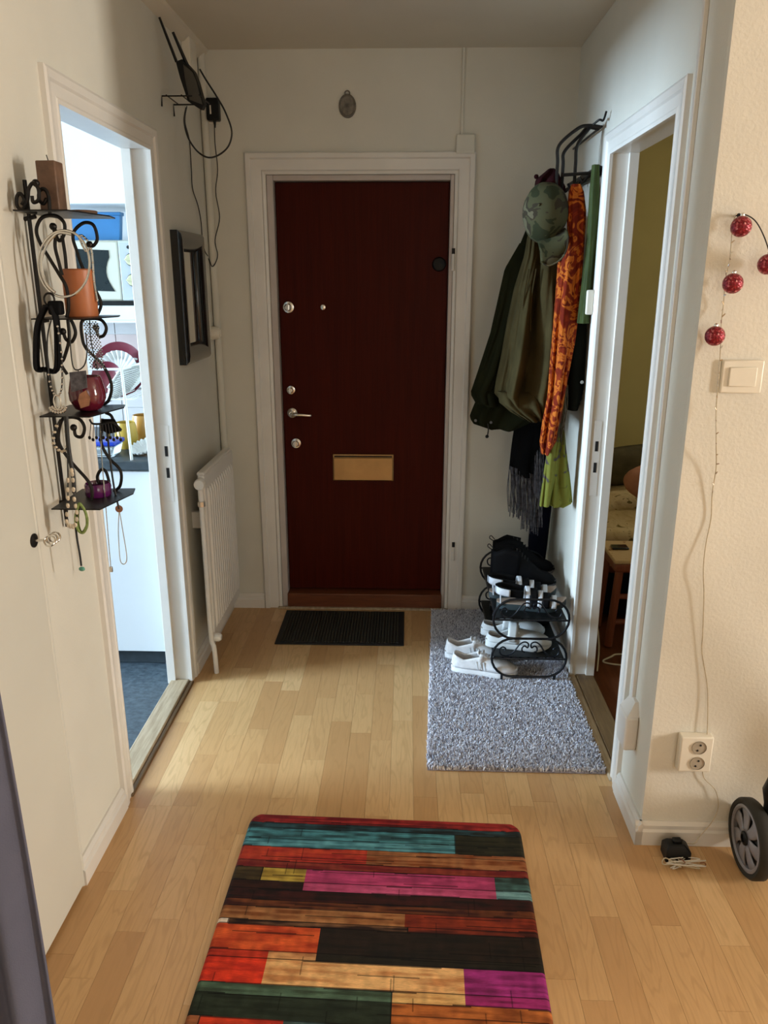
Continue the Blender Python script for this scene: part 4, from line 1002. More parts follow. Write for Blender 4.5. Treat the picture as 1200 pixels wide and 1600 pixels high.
# parka
t = thing('green_parka', 'dark green parka with drawcord hanging behind the khaki jacket', 'jacket', at(775, 665, Y=3.42))
garment('body', [(350, 826, 862), (385, 812, 866), (420, 800, 868), (480, 788, 872), (560, 770, 872), (620, 750, 868), (648, 738, 850), (660, 740, 828), (667, 760, 806)], 3.43, .085, 'parka', t, ((4, .16), (7, .10), (13, .05)), 3)
garment('sleeve', [(380, 812, 842), (420, 789, 826), (460, 780, 815), (520, 767, 800), (580, 748, 785), (615, 736, 768), (630, 744, 772)], 3.36, .045, 'parka', t, ((3, .14), (8, .07)), 5)
garment('cuff', [(600, 757, 780), (634, 757, 778)], 3.345, .040, 'parka', t, ((3, .10),), 8)
b = MB().tube(bez([at(762, 662, Y=3.35), at(763, 672, Y=3.35), at(761, 684, Y=3.35)], 4), .0028, 6).build('drawcord', 'cable_black', t)
MB().ball(at(761, 682, Y=3.35), .008, 8, 6).build('cord_stop', 'black_plastic', b)
for q in ((743, 657), (767, 660)): MB().lathe([(.006, -.003), (.006, 0)], at(*q, Y=3.342), 12, 'y').build('snap', 'grey_rubber', t)
# khaki jacket
t = thing('khaki_jacket', 'khaki cotton jacket with gathered waistband hanging on the coat rack', 'jacket', at(825, 652, Y=3.27))
garment('body', [(335, 838, 866), (370, 826, 872), (400, 822, 876), (450, 808, 878), (500, 798, 880), (560, 789, 880), (600, 781, 876), (615, 779, 872), (630, 790, 868), (645, 808, 864), (652, 820, 858)], 3.26, .095, 'khaki', t, ((6, .26), (10, .18), (17, .08)), 11, N=140)
garment('waistband', [(612, 778, 852), (630, 782, 850), (642, 797, 848), (654, 818, 846)], 3.205, .085, 'khaki', t, ((6, .12), (11, .08)), 4)
garment('sleeve', [(385, 846, 874), (450, 848, 880), (540, 842, 880), (610, 838, 868), (640, 836, 862)], 3.20, .050, 'khaki', t, ((3, .16), (7, .08)), 21)
for q0 in (838, 826): MB().tube(bez([at(q0, 420, Y=3.17), at(q0 - 8, 470, Y=3.165), at(q0 - 9, 518, Y=3.165)], 5), .003, 6).build('hood_string', 'khaki', t)
# black scarf with fringe
t = thing('black_scarf', 'black wool scarf with long grey fringe hanging below the jackets', 'scarf', at(822, 820, Y=3.46))
garment('cloth', [(640, 808, 852), (700, 801, 852), (735, 798, 848), (745, 812, 846)], 3.46, .022, 'blackwool', t, ((5, .2), (9, .12)), 2, thin=1)
b = MB(); R = random.Random(3)
for i in range(90):
    u = i / 89; x0_ = 796 + 50 * u; y0_ = 728 + 18 * u; ln_ = 58 + 22 * R.random() + (14 if .4 < u < .9 else 0)
    yy = 3.455 + R.uniform(-.02, .012); dxp = R.uniform(-4, 4)
    b.tube(bez([at(x0_, y0_, Y=yy), at(x0_ + dxp, y0_ + ln_ * .5, Y=yy), at(x0_ + dxp + R.uniform(-3, 3), y0_ + ln_, Y=yy)], 3), .0019, 4)
b.build('fringe', 'fringe', t)['kind'] = 'stuff'
b = MB()
for i in range(34):
    x0_ = 836 + 14 * R.random(); yy = 3.42 + R.uniform(-.02, .01); b.tube([at(x0_, 700 + R.random() * 30, Y=yy), at(x0_ + R.uniform(-4, 2), 765 + R.random() * 18, Y=yy)], .0018, 4)
b.build('fringe_end', 'fringe', t)['kind'] = 'stuff'
# dark navy cloth behind
t = thing('navy_trousers', 'dark navy cloth hanging low in the corner above the shoe rack', 'trousers', at(843, 882, Y=3.56))
garment('leg', [(600, 840, 872), (700, 842, 866), (780, 846, 862), (800, 840, 860), (822, 827, 857), (850, 825, 854), (872, 826, 851), (884, 828, 850)], 3.55, .045, 'navy', t, ((3, .12), (6, .06)), 9, thin=1)
# caps
t = thing('camouflage_cap', 'camouflage baseball cap hanging upside down on the coat rack', 'cap', at(850, 412, Y=3.10))
c = at(853, 334, Y=3.12); ax = Vector((-.42, -.88, .20)).normalized()
rot = Vector((0, 0, 1)).rotation_difference(ax).to_matrix(); rings = []
for i in range(11):
    th = PI / 2 * i / 10; r_ = max(math.cos(th) ** .8, .05); h_ = math.sin(th)
    ring = []
    for k in range(48):
        a = 2 * PI * k / 48; sm = 1 - .02 * abs(math.cos(3 * a)) ** 8
        p_ = rot @ Vector((.086 * r_ * math.cos(a) * sm, .086 * r_ * math.sin(a) * sm, .095 * h_))
        ring.append(c + Vector((p_.x, p_.y, p_.z * 1.28)))
    rings.append(ring)
MB().loft(rings).build('crown', 'camo', t, angle=70)
MB().ball(c + Vector((ax.x, ax.y, ax.z * 1.28)) * .096, .006, 8, 6).build('top_button', 'camo', t)
rows_ = []
for i in range(9):
    f = i / 8; A = at(840, 376, Y=3.075).lerp(at(883, 356, Y=3.085), f)
    B = [at(*q, Y=3.03) for q in ((845, 409), (849, 414), (857, 415), (866, 412), (874, 407), (880, 399), (885, 391), (888, 381), (888, 369))][i]
    rows_.append([A, A.lerp(B, .5) + Vector((0, -.012, .004)), B])
MB().loft(rows_, False, False).build('brim', 'camo', t, solid=.004)
MB().tube(bez([at(*q, Y=3.028) for q in ((845, 409), (857, 415), (874, 407), (885, 391), (888, 369))], 5), .0028, 6).build('brim_edge', 'camo', t)
t = thing('maroon_hat', 'dark maroon velvet hat squashed behind the camouflage cap', 'hat', at(850, 296, Y=3.18))
garment('crown', [(264, 857, 866), (270, 850, 872), (280, 838, 876), (292, 835, 880), (300, 840, 880)], 3.17, .06, 'maroon', t, ((5, .2), (8, .1)), 6)
MB().ball(at(838, 276, Y=3.14), .009, 8, 6).build('pompom', 'maroon', t)
# scarves
t = thing('orange_scarf', 'long orange floral scarf twisted down the coat rack', 'scarf', at(852, 708, Y=3.09))
garment('cloth', [(288, 893, 907), (300, 889, 912), (330, 886, 915), (380, 888, 912), (410, 878, 909), (470, 869, 904), (530, 864, 897), (580, 860, 888), (620, 857, 881), (660, 849, 874), (690, 845, 868), (708, 846, 857)], 3.09, .032, 'orange', t, ((4, .28), (7, .16), (11, .08)), 7, N=90)
garment('back_fold', [(408, 872, 896), (450, 869, 890), (520, 864, 886), (580, 860, 880)], 3.12, .03, 'orange', t, ((3, .2), (7, .1)), 17)
b = MB()
for i in range(40):
    x0_ = 868 + 20 * R.random(); yy = 3.10 + R.uniform(-.02, .02); b.tube(bez([at(x0_, 598 + 12 * R.random(), Y=yy), at(x0_ - 3 + R.uniform(-3, 3), 640, Y=yy), at(x0_ - 8 + R.uniform(-4, 4), 680 + 16 * R.random(), Y=yy)], 3), .0016, 4)
b.build('tassels', 'blanket', t)['kind'] = 'stuff'
t = thing('lime_scarf', 'lime green scarf end with purple leaf print below the orange scarf', 'scarf', at(868, 790, Y=3.13))
garment('left_fold', [(676, 866, 876), (700, 856, 872), (740, 850, 868), (790, 843, 858)], 3.12, .020, 'lime', t, ((4, .22), (7, .1)), 4, thin=1)
garment('right_fold', [(672, 872, 882), (700, 868, 884), (740, 862, 889), (785, 858, 893), (791, 862, 880)], 3.14, .022, 'lime', t, ((5, .25), (8, .12)), 14, thin=1)
t = thing('green_scarf', 'moss green silky scarf at the near end of the coat rack', 'scarf', at(912, 500, Y=3.06))
garment('cloth', [(258, 925, 936), (300, 921, 936), (350, 918, 934), (400, 914, 930), (450, 908, 925), (505, 902, 921)], 3.055, .020, 'olive_scarf', t, ((3, .2), (5, .1)), 3, thin=1)
t = thing('black_bag', 'flat black cloth bag hanging against the right wall under the green scarf', 'bag', at(900, 640, Y=3.14))
garment('bag_body', [(440, 900, 915), (500, 894, 916), (560, 889, 914), (610, 886, 911), (640, 886, 903)], 3.14, .032, 'dark_bag', t, ((3, .12),), 3, thin=1)
MB().lathe([(.007, -.004), (.007, 0)], at(909, 597, Y=3.10), 12, 'y').build('snap', 'chrome', t)
# ================================================================== RIGHT SIDE: SENSOR, STRING LIGHTS, SWITCH, SOCKET, STROLLER
p0 = at(922, 472, X=WR - .02)
t = thing('door_sensor', 'small white sensor box on the casing beside the hanging clothes', 'sensor', (WR - .02, p0.y, p0.z - .04))
MB().box((WR - .044, BO1 + .046, p0.z - .045), (WR - .016, BO1 + .082, p0.z + .045)).build('housing', 'white_plastic', t, bevel=.006, seg=3)
t = thing('cable_duct', 'white cable duct with a box running down the bedroom door casing', 'cable duct', (WR, 2.12, .24))
MB().box((WR - .012, 2.132, .385), (WR, 2.150, ZC)).build('duct', 'trim', t, bevel=.002)
MB().box((WR - .040, 2.075, .235), (WR, 2.165, .350)).build('box', 'trim', t, bevel=.008, seg=3)
MB().loft([[(WR - .036, 2.08, .348), (WR, 2.08, .348), (WR, 2.16, .348), (WR - .036, 2.16, .348)], [(WR - .010, 2.10, .390), (WR, 2.10, .390), (WR, 2.152, .390), (WR - .010, 2.152, .390)]]).build('sloped_top', 'trim', t)

def bauble(px, label):
    p = at(*px, Y=YN - .040)
    e = thing('glitter_bauble', label, 'bauble', (p.x, p.y, p.z - .024), group='red glitter baubles on the light string')
    MB().ball(p, .0235, 28, 18).build('ball', 'bauble', e)
    MB().lathe([(.005, .021), (.005, .027), (.002, .030)], p, 10).build('cap', 'chrome', e)
bauble((1158, 354), 'red glitter bauble highest on the string, just below the hook')
bauble((1145, 443), 'red glitter bauble in the middle of the string, above the lowest')
bauble((1117, 525), 'red glitter bauble lowest on the string, just left above the switch')
bauble((1200, 413), 'red glitter bauble cut off by the right photo edge')
t = thing('light_string', 'thin clear wire of a string light running down the wall to the floor', 'string light', at(1085, 1310, Y=YN - .03))
wp = [(1148, 339, .012), (1144, 360, .02), (1141, 400, .016), (1136, 425, .02), (1133, 445, .02), (1130, 480, .014), (1127, 505, .02), (1126, 540, .016), (1123, 590, .030), (1119, 640, .022), (1119, 690, .03), (1119, 730, .016), (1113, 770, .008), (1111, 810, .006), (1103, 850, .010), (1099, 890, .016), (1100, 930, .012), (1098, 990, .008), (1097, 1020, .006), (1105, 1070, .008), (1106, 1110, .01), (1104, 1160, .012), (1098, 1190, .010), (1100, 1215, .008), (1118, 1235, .010), (1122, 1262, .012), (1112, 1285, .022), (1092, 1308, .03)]
MB().tube(bez([at(x_, y_, Y=YN - d) for x_, y_, d in wp], 6), .0015, 6).build('wire', 'cable_clear', t)
MB().tube(bez([at(x_, y_, Y=YN - d) for x_, y_, d in ((1148, 339, .012), (1162, 335, .02), (1180, 345, .025), (1194, 370, .02), (1204, 400, .03))], 6), .0015, 6).build('wire', 'cable_black', t)
b = MB(); R = random.Random(5)
pts = bez([at(x_, y_, Y=YN - d) for x_, y_, d in wp[:13]], 8)
for p in pts[::3]:
    b.tube([p, p + Vector((R.uniform(-.006, .006), -.004, R.uniform(.002, .009)))], .0016, 5)
b.build('tiny_lamps', 'chrome', t)
MB().lathe([(.003, 0), (.003, -.014), (.006, -.016)], at(1150, 338, Y=YN), 8, 'y').build('hook', 'iron', t)

a_, c_ = at(1128, 562, Y=YN), at(1186, 614, Y=YN)
t = thing('wall_switch', 'square white wall switch on the right wall beside the light string', 'light switch', ((a_.x + c_.x) / 2, YN, c_.z))
MB().box((a_.x, YN - .010, c_.z), (c_.x, YN, a_.z)).build('surround', 'white_plastic', t, bevel=.004, seg=3)
m_ = .017; MB().box((a_.x + m_, YN - .015, c_.z + m_), (c_.x - m_, YN - .009, a_.z - m_)).build('rocker', 'white_plastic', t, bevel=.0025)
a_, c_ = at(1060, 1143, Y=YN), at(1103, 1197, Y=YN)
t = thing('wall_socket', 'double white power socket low on the right wall', 'socket', ((a_.x + c_.x) / 2, YN, c_.z))
MB().box((a_.x, YN - .030, c_.z), (c_.x, YN, a_.z)).build('surround', 'white_plastic', t, bevel=.004, seg=3)
xm = (a_.x + c_.x) / 2 + .006; M['socket_shade'] = mat('socket_insert', (.42, .36, .28, 1), .5, var=.05)
for zz in (a_.z - .032, c_.z + .030):
    w_ = MB(); w_.lathe([(.0205, -.0335), (.0205, -.0295), (.0165, -.0295), (.0160, -.020), (.001, -.020)], (xm, YN, zz), 24, 'y', caps=False)
    w_ = w_.build('outlet_well', 'socket_shade', t)
    MB().lathe([(.0200, -.0312), (.0200, -.0296)], (xm, YN, zz), 24, 'y').build('outlet_face', 'socket_shade', w_)
    for dz, dx in ((.008, .003), (-.009, -.004)): MB().lathe([(.003, -.0325), (.003, -.031)], (xm + dx, YN, zz + dz), 10, 'y').build('contact_hole', 'dark', w_)

p = at(1054, 1338, Z=0)
t = thing('transformer', 'small black transformer with tangled pale wires on the floor by the wall', 'transformer', (p.x, p.y, 0))
MB().loft([[(p.x - .036, p.y - .028, .0), (p.x + .036, p.y - .030, .0), (p.x + .038, p.y + .028, .0), (p.x - .034, p.y + .028, .0)], [(p.x - .034, p.y - .026, .035), (p.x + .038, p.y - .026, .032), (p.x + .038, p.y + .024, .034), (p.x - .034, p.y + .026, .036)], [(p.x - .026, p.y - .018, .052), (p.x + .018, p.y - .016, .054), (p.x + .022, p.y + .016, .050), (p.x - .024, p.y + .018, .050)]]).build('case', 'black_plastic', t, bevel=.004, seg=3)
MB().box((p.x - .012, p.y - .008, .050), (p.x + .014, p.y + .010, .062)).build('plug', 'black_plastic', t, bevel=.004)
R = random.Random(8)
for k in range(5):
    pts = [(p.x + .028 - .014 * k, p.y - .02, .018)]
    for q in range(5): pts.append((p.x + R.uniform(-.055, .075), p.y - .030 - R.uniform(0, .03), .004 + .022 * R.random()))
    MB().tube(bez(pts, 6), .0017, 6).build('wire', ('cable_white', 'cable_clear', 'copper', 'cable_white', 'cable_clear')[k], t)
MB().tube(bez([at(1092, 1308, Y=YN - .03), (p.x + .06, p.y + .02, .03), (p.x + .03, p.y + .03, .025)], 6), .0016, 6).build('lead', 'cable_clear', t)

# stroller: only its near wheel and a bit of frame reach into the picture
wc = Vector((.982, 1.850, .110)); RWH = .110
t = thing('stroller', 'black stroller with grey spoked wheel parked at the right wall', 'stroller', (1.25, 1.7, 0))
def wheel(c):
    ty = MB(); ring = []
    for k in range(40):
        a = 2 * PI * k / 40; cs_, sn = math.cos(a), math.sin(a)
        ring.append([(c.x + x_, c.y + r_ * cs_, c.z + r_ * sn) for x_, r_ in ((-.018, RWH - .017), (-.020, RWH - .006), (-.012, RWH), (.012, RWH), (.020, RWH - .006), (.018, RWH - .017))])
    tyre = ty.loft(ring, False, True, True).build('tyre', 'tyre', t)
    b = MB(); ring = []
    for k in range(40):
        a = 2 * PI * k / 40; cs_, sn = math.cos(a), math.sin(a)
        ring.append([(c.x + x_, c.y + r_ * cs_, c.z + r_ * sn) for x_, r_ in ((-.017, RWH - .018), (-.019, RWH - .024), (-.015, RWH - .029), (.015, RWH - .029), (.017, RWH - .018))])
    rim = b.loft(ring, False, True, True).build('rim', 'rim', tyre)
    for k in range(7):
        a = 2 * PI * k / 7 + .3; pts = []
        for q in range(5):
            f = q / 4; r_ = .018 + (RWH - .046) * f; aa = a + .55 * f * (1 - f)
            wd = .010 + .013 * f
            pts.append([(c.x - .015 + .004 * f, c.y + r_ * math.cos(aa + s_ * wd / r_), c.z + r_ * math.sin(aa + s_ * wd / r_)) for s_ in (-1, -.4, .4, 1)])
        MB().loft(pts, False, False).build('spoke', 'rim', tyre, solid=.004)
    MB().lathe([(RWH - .028, -.004), (RWH - .028, .004)], c, 32, 'x').build('wheel_disc', 'grey_plastic', tyre)
    MB().lathe([(.020, -.018), (.019, -.021), (.012, -.024), (.012, -.014)], c, 18, 'x').build('hub', 'black_plastic', tyre)
wheel(wc); wheel(wc + Vector((.54, 0, 0)))
MB().tube([wc, wc + Vector((.54, 0, 0))], .009, 10).build('axle', 'black_plastic', t)
for dx in (.042, .582 - .042 * 2):
    q0 = wc + Vector((dx, 0, 0))
    MB().tube([q0 + Vector((0, .0, .0)), q0 + Vector((-.006, -.01, .12)), q0 + Vector((-.020, -.02, .17)), q0 + Vector((-.006, -.05, .32)), q0 + Vector((.02, -.22, .95))], [.018, .020, .022, .016, .012], 10).build('frame_strut', 'black_plastic', t)
    MB().tube([q0 + Vector((.015, -.05, .34)), q0 + Vector((.015, -.55, .10))], .012, 10).build('front_strut', 'black_plastic', t)
kn = wc + Vector((.004, -.03, .315)); MB().tube([kn, kn + Vector((.012, -.0, .0)), kn + Vector((.05, -.02, .0))], [.004, .014, .016], 10).build('brake_lever', 'black_plastic', t)
MB().tube([wc + Vector((.048 + .02, -.22, 1.06)), wc + Vector((.492 + .02, -.22, 1.06))], .016, 10).build('handle', 'black_plastic', t)
MB().loft([[(wc.x + .09, 1.62, .55), (wc.x + .46, 1.62, .55)], [(wc.x + .09, 1.45, .36), (wc.x + .46, 1.45, .36)], [(wc.x + .09, 1.25, .36), (wc.x + .46, 1.25, .36)], [(wc.x + .09, 1.60, .80), (wc.x + .46, 1.60, .80)]][0:3], False, False).build('seat_cloth', 'blackwool', t, solid=.02)

# ================================================================== KITCHEN
KY = 2.99
t = thing('base_cabinet', 'white kitchen base cabinet seen through the left doorway', 'cabinet', (-1.45, 3.3, 0))
MB().box((-1.90, KY + .02, .075), (KX - .004, 3.715, .885)).build('carcass', 'kcab', t, bevel=.002)
for x0, x1 in ((-1.90, -1.45), (-1.448, KX - .006)): MB().box((x0, KY, .078), (x1, KY + .019, .880)).build('door', 'kcab', t, bevel=.003)
MB().box((-1.90, KY + .05, 0), (KX - .004, KY + .07, .075)).build('plinth', 'worktop', t)
t = tag(MB().box((-1.92, KY - .015, .886), (KX - .003, 3.715, .924)).build('worktop', 'worktop', bevel=.004), 'dark slate kitchen worktop on the white cabinet', 'worktop')
WZ = .9245
UX = thing('wall_cabinet', 'white kitchen wall cabinet at the top of the left doorway view', 'cabinet', (-1.5, 3.4, 1.9))
MB().box((-1.95, 3.32, 1.915), (KX - .004, 3.715, ZC - .01)).build('carcass', 'kcab', UX, bevel=.002)
for x0, x1 in ((-1.95, -1.475), (-1.473, KX - .006)): MB().box((x0, 3.30, 1.912), (x1, 3.319, ZC - .015)).build('door', 'kcab', UX, bevel=.003)
t = tag(MB().box((-1.95, 3.30, 1.455), (KX - .004, 3.715, 1.515)).build('wall_shelf', 'kcab', bevel=.003), 'thick white kitchen shelf carrying the microwave', 'shelf')
MB().box((-1.95, 3.296, 1.446), (KX - .004, 3.312, 1.456)).build('shelf_lip', 'kcab', t)
# tiles between worktop and shelf
tm_ = bpy.data.meshes.new('tile'); bb = bmesh.new(); bmesh.ops.create_cube(bb, size=1); bb.to_mesh(tm_); bb.free(); tm_.materials.append(M['tile'])
tp_ = tm_.copy(); tp_.materials.clear(); tp_.materials.append(M['tile_pink'])
zt = [.926, 1.022, 1.118, 1.214, 1.300, 1.372, 1.446]
for r_ in range(6):
    for c_ in range(6):
        o = bpy.data.objects.new('tile', tp_ if r_ == 4 else tm_); COL.objects.link(o); o.parent = kback
        o.scale = (.196, .008, zt[r_ + 1] - zt[r_] - .003); o.location = Vector((-1.09 - .2 * c_, 3.717, (zt[r_] + zt[r_ + 1]) / 2)) - kback.location
# microwave
MY = 3.31; mx0, mx1, mz0, mz1 = -1.545, -1.075, 1.532, 1.775
t = thing('microwave', 'cream microwave oven with two round knobs on the kitchen shelf', 'microwave', (-1.31, 3.45, 1.516))
MB().box((mx0, MY + .02, mz0), (mx1, 3.66, mz1)).build('body', 'microwave', t, bevel=.006)
dr = MB().box((mx0, MY, mz0 + .004), (-1.195, MY + .019, mz1 - .004)).build('door', 'microwave', t, bevel=.006)
poly = [(-1.50, MY - .002, 1.580), (-1.221, MY - .002, 1.572)] + [(-1.221 - .030 * math.sin(PI * k / 8), MY - .002, 1.572 + .155 * k / 8) for k in range(1, 8)] + [(-1.233, MY - .002, 1.735), (-1.50, MY - .002, 1.745)]
MB().prism(poly, (0, .004, 0)).build('door_window', 'mw_glass', dr)
pn = MB().box((-1.193, MY, mz0 + .004), (mx1, MY + .019, mz1 - .004)).build('control_panel', 'mw_panel', t, bevel=.004)
for zz in (1.698, 1.617):
    kk = MB().lathe([(.026, 0), (.026, -.004)], (-1.140, MY, zz), 24, 'y').build('knob_ring', 'dark', pn)
    MB().lathe([(.023, -.002), (.022, -.016), (.019, -.018)], (-1.140, MY, zz), 24, 'y').box((-1.163, MY - .024, zz - .004), (-1.117, MY - .016, zz + .004)).build('knob', 'knob', kk, bevel=.0015)
MB().lathe([(.007, -.002), (.007, 0)], (-1.150, MY, 1.747), 14, 'y').build('badge', 'dark', pn)
MB().box((-1.130, MY - .001, 1.655), (-1.118, MY + .001, 1.659)).build('red_mark', 'maroon_plate', pn, smooth=False)
MB().box((mx0 + .01, MY + .012, 1.5155), (mx1 - .01, 3.64, mz0)).build('dark_base', 'black_plastic', t)
t = thing('plastic_tray', 'sky blue plastic tray standing on top of the microwave', 'tray', (-1.33, 3.42, mz1))
tr = at(188, 332, Y=3.40)
MB().prism([(-1.56, 3.40, mz1), (tr.x - .012, 3.40, mz1), (tr.x, 3.40, tr.z - .006), (-1.56, 3.40, tr.z)], (0, .03, 0)).build('tray_base', 'blue_tray', t, bevel=.004)
MB().box((-1.56, 3.394, tr.z - .012), (tr.x + .002, 3.438, tr.z + .002)).build('tray_rim', 'blue_tray', t, bevel=.003)

# dish rack with plates, cups and box on the worktop
t = thing('dish_rack', 'white wire dish rack full of plates on the kitchen worktop', 'dish rack', (-1.25, 3.25, WZ))
dx0, dx1, dy0, dy1, dzt = -1.50, at(196, 640, Y=3.0).x + .035, 3.0, 3.40, at(188, 577, Y=3.0).z
for xx in (dx0, dx1 - .035):
    for yy in (dy0, dy1): MB().tube([(xx + .006, yy, WZ), (xx, yy, dzt)], .006, 8).build('post', 'wire_white', t)
MB().tube([(dx0, dy0, dzt), (dx1 - .035, dy0, dzt), (dx1 - .035, dy1, dzt), (dx0, dy1, dzt)], .005, 8, True).build('top_frame', 'wire_white', t)
MB().tube([(dx0, dy0 + .08, dzt - .13), (dx1 - .035, dy0 + .08, dzt - .13), (dx1 - .035, dy1, dzt - .13), (dx0, dy1, dzt - .13)], .004, 8, True).build('tray_frame', 'wire_white', t)
for k in range(15):
    xx = dx0 + .01 + (dx1 - .05 - dx0) * k / 14; MB().tube([(xx, dy0 + .08, dzt - .13), (xx, dy1, dzt - .13)], .0022, 5).build('tray_wire', 'wire_white', t)
def plate(label, c, r, m, rot, ribs=0, name='plate'):
    b = MB(); n = 40; rings = []
    for rr, h in ((.001, .004), (.60, .004), (.68, .006), (1.0, .020), (1.0, .025), (.66, .012), (.58, .009), (.001, .009)):
        rings.append([(r * rr * (1 + (.012 * math.cos(ribs * a) if ribs and rr > .9 else 0)) * math.cos(a), r * rr * math.sin(a), h + (.0035 * math.cos(ribs * a) if ribs and rr > .6 else 0)) for a in [2 * PI * k / (n * 3) for k in range(n * 3)]])
    b.loft(rings); o = b.build(name, m, local=True); o.location = c; o.rotation_euler = rot; return tag(o, label, 'plate')
plate('large maroon plate standing upright in the dish rack', (at(189, 578, Y=3.41).x, 3.41, at(189, 578, Y=3.41).z), .120, 'maroon_plate', (math.radians(78), 0, math.radians(-4)))
plate('white ribbed plate leaning in front of the maroon plate', (at(187, 582, Y=3.36).x, 3.36, at(187, 582, Y=3.36).z), .092, 'porcelain', (math.radians(76), 0, math.radians(-4)), 24)
plate('small maroon bowl plate low in the dish rack', (at(170, 590, Y=3.28).x, 3.28, at(170, 590, Y=3.28).z), .065, 'maroon_plate', (math.radians(74), 0, 0))
t = thing('wire_colander', 'grey mesh colander tilted at the front of the dish rack', 'colander', (-1.24, 3.14, WZ + .19))
A = [at(*q, Y=3.11) for q in ((188, 578), (232, 567), (226, 588), (204, 610), (172, 628), (163, 632), (168, 606))]
MB().prism(A, (.0, .05, .0)).build('mesh_body', 'wire_white', t, bevel=.012, seg=3)
b = MB()
for k in range(14):
    f = k / 13; b.tube([A[0].lerp(A[5], f) + Vector((0, -.004, 0)), A[1].lerp(A[3], f) + Vector((0, -.004, 0))], .0014, 5)
b.build('mesh_wires', 'chrome', t)
MB().tube([A[6], A[0], A[1]], .004, 8).build('rim', 'wire_white', t)
def cup(label, c, r, h, m, handle=None):
    e = thing('mug', label, 'mug', c)
    MB().lathe([(r * .82, 0), (r * .98, .01), (r * 1.05, h * .45), (r * .92, h * .9), (r * .86, h), (r * .80, h - .003), (r * .9, h * .5), (r * .7, .012), (.002, .010)], c, 28).build('cup_body', m, e)
    if handle:
        b = MB(); b.tube(bez([(c[0] + handle * r * .98, c[1], c[2] + h * .78), (c[0] + handle * (r + .026), c[1], c[2] + h * .72), (c[0] + handle * (r + .028), c[1], c[2] + h * .4), (c[0] + handle * r * 1.0, c[1], c[2] + h * .25)], 6), .005, 8).build('handle', m, e)
cup('mustard yellow mug on the worktop behind the blue-lidded box', (-1.205, 3.235, WZ), .046, .112, 'yellow_cup', -1)
cup('amber mug with dark rim behind the mustard yellow mug', (-1.165, 3.345, WZ), .050, .125, 'amber_cup')
t = thing('storage_box', 'clear food box with cobalt blue lid on the worktop edge', 'food box', (-1.25, 3.08, WZ))
b = MB(); bx0, bx1, by0, by1 = -1.335, -1.185, 3.03, 3.14
b.loft([[(bx0 + .012, by0 + .012, WZ), (bx1 - .012, by0 + .012, WZ), (bx1 - .012, by1 - .012, WZ), (bx0 + .012, by1 - .012, WZ)], [(bx0, by0, WZ + .048), (bx1, by0, WZ + .048), (bx1, by1, WZ + .048), (bx0, by1, WZ + .048)]]).build('box', 'clear_box', t, bevel=.006)
MB().box((bx0 - .006, by0 - .006, WZ + .048), (bx1 + .006, by1 + .006, WZ + .066)).build('lid', 'blue_lid', t, bevel=.006, seg=3)
plate('small white scalloped dish lying at the right end of the worktop', (-1.085, 3.12, WZ + .014), .062, 'porcelain', (math.radians(18), math.radians(-10), 0), 22)
t = thing('bottle', 'white bottle with red cap half hidden behind the kitchen doorway', 'bottle', (-1.13, 3.56, WZ))
MB().lathe([(.045, 0), (.047, .01), (.047, .20), (.030, .24), (.020, .25)], (-1.13, 3.56, WZ), 24).build('bottle_body', 'porcelain', t)
MB().lathe([(.026, .248), (.026, .285), (.022, .288)], (-1.13, 3.56, WZ), 20).build('cap', mat('red_cap', (.45, .03, .02, 1), .4, var=0), t)

# ================================================================== BEDROOM
t = thing('bed', 'low bed with a patterned cream cover in the dark bedroom', 'bed', (1.55, 4.0, 0))
MB().box((.92, 3.60, .16), (2.2, 4.98, .30)).build('bed_frame', 'chairwood', t, bevel=.01)
MB().box((.93, 3.61, .28), (2.19, 4.97, .44)).build('mattress', 'bedcover', t, bevel=.04, seg=4)
for xx in (.97, 2.15):
    for yy in (3.65, 4.92): MB().box((xx - .03, yy - .03, 0), (xx + .03, yy + .03, .18)).build('leg', 'chairwood', t, bevel=.004)
b = MB(); nx, ny = 40, 40; rings = []
for i in range(nx + 1):
    r_ = []
    for j in range(ny + 1):
        x_ = .91 + 1.30 * i / nx; y_ = 3.585 + 1.39 * j / ny
        z_ = .452 + .012 * math.sin(11 * x_ + 6 * math.sin(4 * y_)) + .010 * math.sin(17 * y_ + 5 * x_)
        if j < 3: z_ -= (3 - j) * .055
        if i < 2: z_ -= (2 - i) * .07
        r_.append((x_, y_, z_))
    rings.append(r_)
b.loft(rings, False, False).build('bedcover', 'bedcover', t, solid=.012)
def cushion(name, label, cat, c, sx, sy, sz, rz, m, tilt=0):
    n, k_ = 28, 14; rings = []
    for i in range(1, k_):
        th = PI * i / k_; ring = []
        for k in range(n):
            a = 2 * PI * k / n; f = lambda v_: math.copysign(abs(v_) ** .55, v_)
            ring.append((sx * f(math.cos(a)) * math.sin(th) ** .5, sy * f(math.sin(a)) * math.sin(th) ** .5, sz * math.cos(th) * (1 + .08 * math.sin(5 * a))))
        rings.append(ring)
    o = MB().loft(rings).build(name, m, local=True, angle=80); o.location = c; o.rotation_euler = (tilt, 0, rz); return tag(o, label, cat)
cushion('pillow', 'pink pillow lying on the bed in the dark bedroom', 'pillow', (1.30, 4.00, .575), .17, .13, .060, .9, 'pillow', math.radians(30))
cushion('rolled_blanket', 'grey-brown rolled blanket behind the pink pillow on the bed', 'blanket', (1.40, 4.50, .575), .45, .10, .105, .25, 'blanket')
t = thing('wooden_stool', 'reddish wooden stool with a cloth seat in front of the bed', 'stool', (1.08, 3.36, 0))
sx0, sx1, sy0, sy1, sz = .930, 1.30, 3.24, 3.52, .415
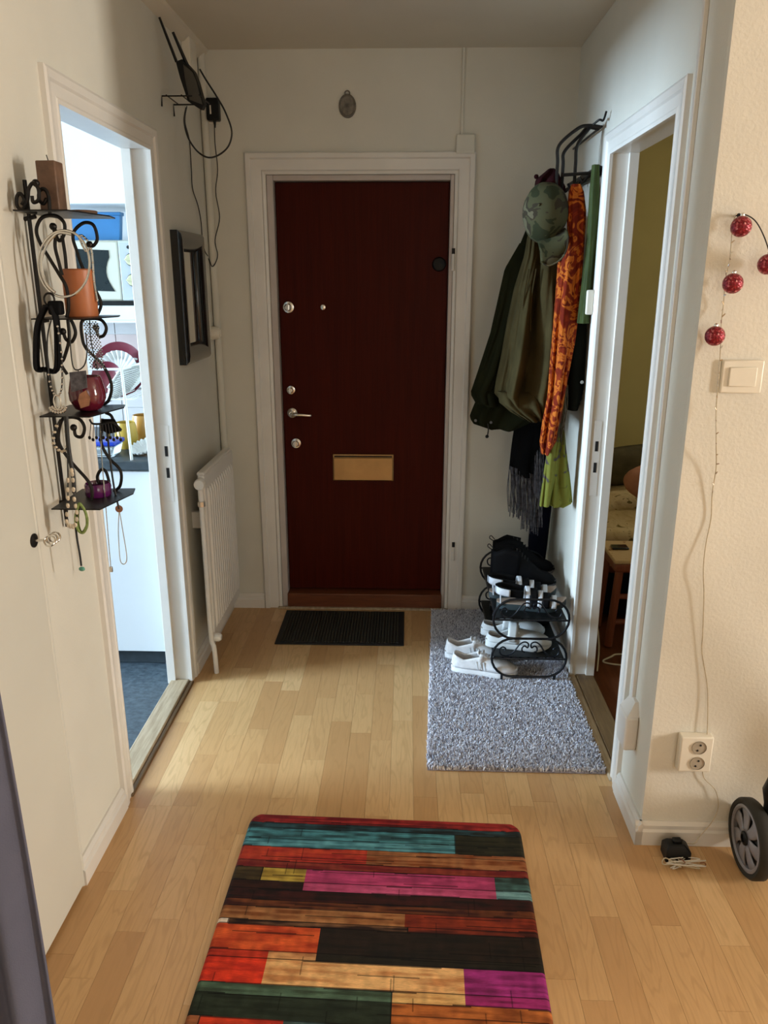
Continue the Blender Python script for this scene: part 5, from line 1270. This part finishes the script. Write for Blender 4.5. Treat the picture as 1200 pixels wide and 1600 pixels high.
MB().box((sx0, sy0, sz - .045), (sx1, sy1, sz)).build('seat', 'chairwood', t, bevel=.012, seg=3)
MB().box((sx0 - .004, sy0 - .004, sz - .004), (sx1 + .004, sy1 + .004, sz + .012)).build('seat_cloth', 'cloth_seat', t, bevel=.006)
for xx in (sx0 + .03, sx1 - .03):
    for yy in (sy0 + .03, sy1 - .03): MB().tube([(xx, yy, sz - .04), (xx - (.02 if xx < 1.1 else -.02), yy, 0)], .019, 10).build('leg', 'chairwood', t)
for zz in (.12, .245): MB().tube([(sx0 + .02, sy0 + .03, zz), (sx1 - .02, sy0 + .03, zz)], .013, 8).build('stretcher', 'chairwood', t)
tag(MB().box((.955, 3.385, sz + .0125), (1.03, 3.44, sz + .022)).build('phone', 'mw_glass', bevel=.004), 'dark phone lying on the cloth of the wooden stool', 'phone')
tag(MB().tube([(1.045 + .022 * math.cos(a), 3.31 + .022 * math.sin(a), sz + .0155) for a in [2 * PI * k / 20 for k in range(20)]], .003, 6, True).build('bangle', 'copper'), 'thin copper bangle lying on the cloth of the wooden stool', 'bangle')
tag(MB().box((.95, 3.54, .03), (1.30, 3.59, .24)).build('storage_bag', 'navy', bevel=.015, seg=3), 'dark navy storage bag on the floor between stool and bed', 'bag')
p0 = at(975, 968, Z=.004)
tag(MB().tube(bez([(1.0 + .11 * math.cos(a) + .02 * math.sin(3 * a), 3.13 + .055 * math.sin(a), -.001) for a in [2.2 * PI * k / 22 for k in range(22)]] + [(1.05, 3.22, -.001), (1.3, 3.20, -.001)], 4), .004, 6).build('white_cable', 'cable_white'), 'white cable coiled on the red bedroom floor', 'cable')
t = thing('charger', 'white charger plugged in low behind the bedroom door frame', 'charger', (BX, 3.16, .26))
MB().box((BX, 3.13, .27), (BX + .035, 3.20, .36)).build('body', 'white_plastic', t, bevel=.006)
MB().tube(bez([(BX + .025, 3.15, .27), (BX + .04, 3.13, .18), (BX + .05, 3.10, .08), (BX + .03, 3.02, .0)], 6), .0035, 6).build('cord', 'cable_white', t)
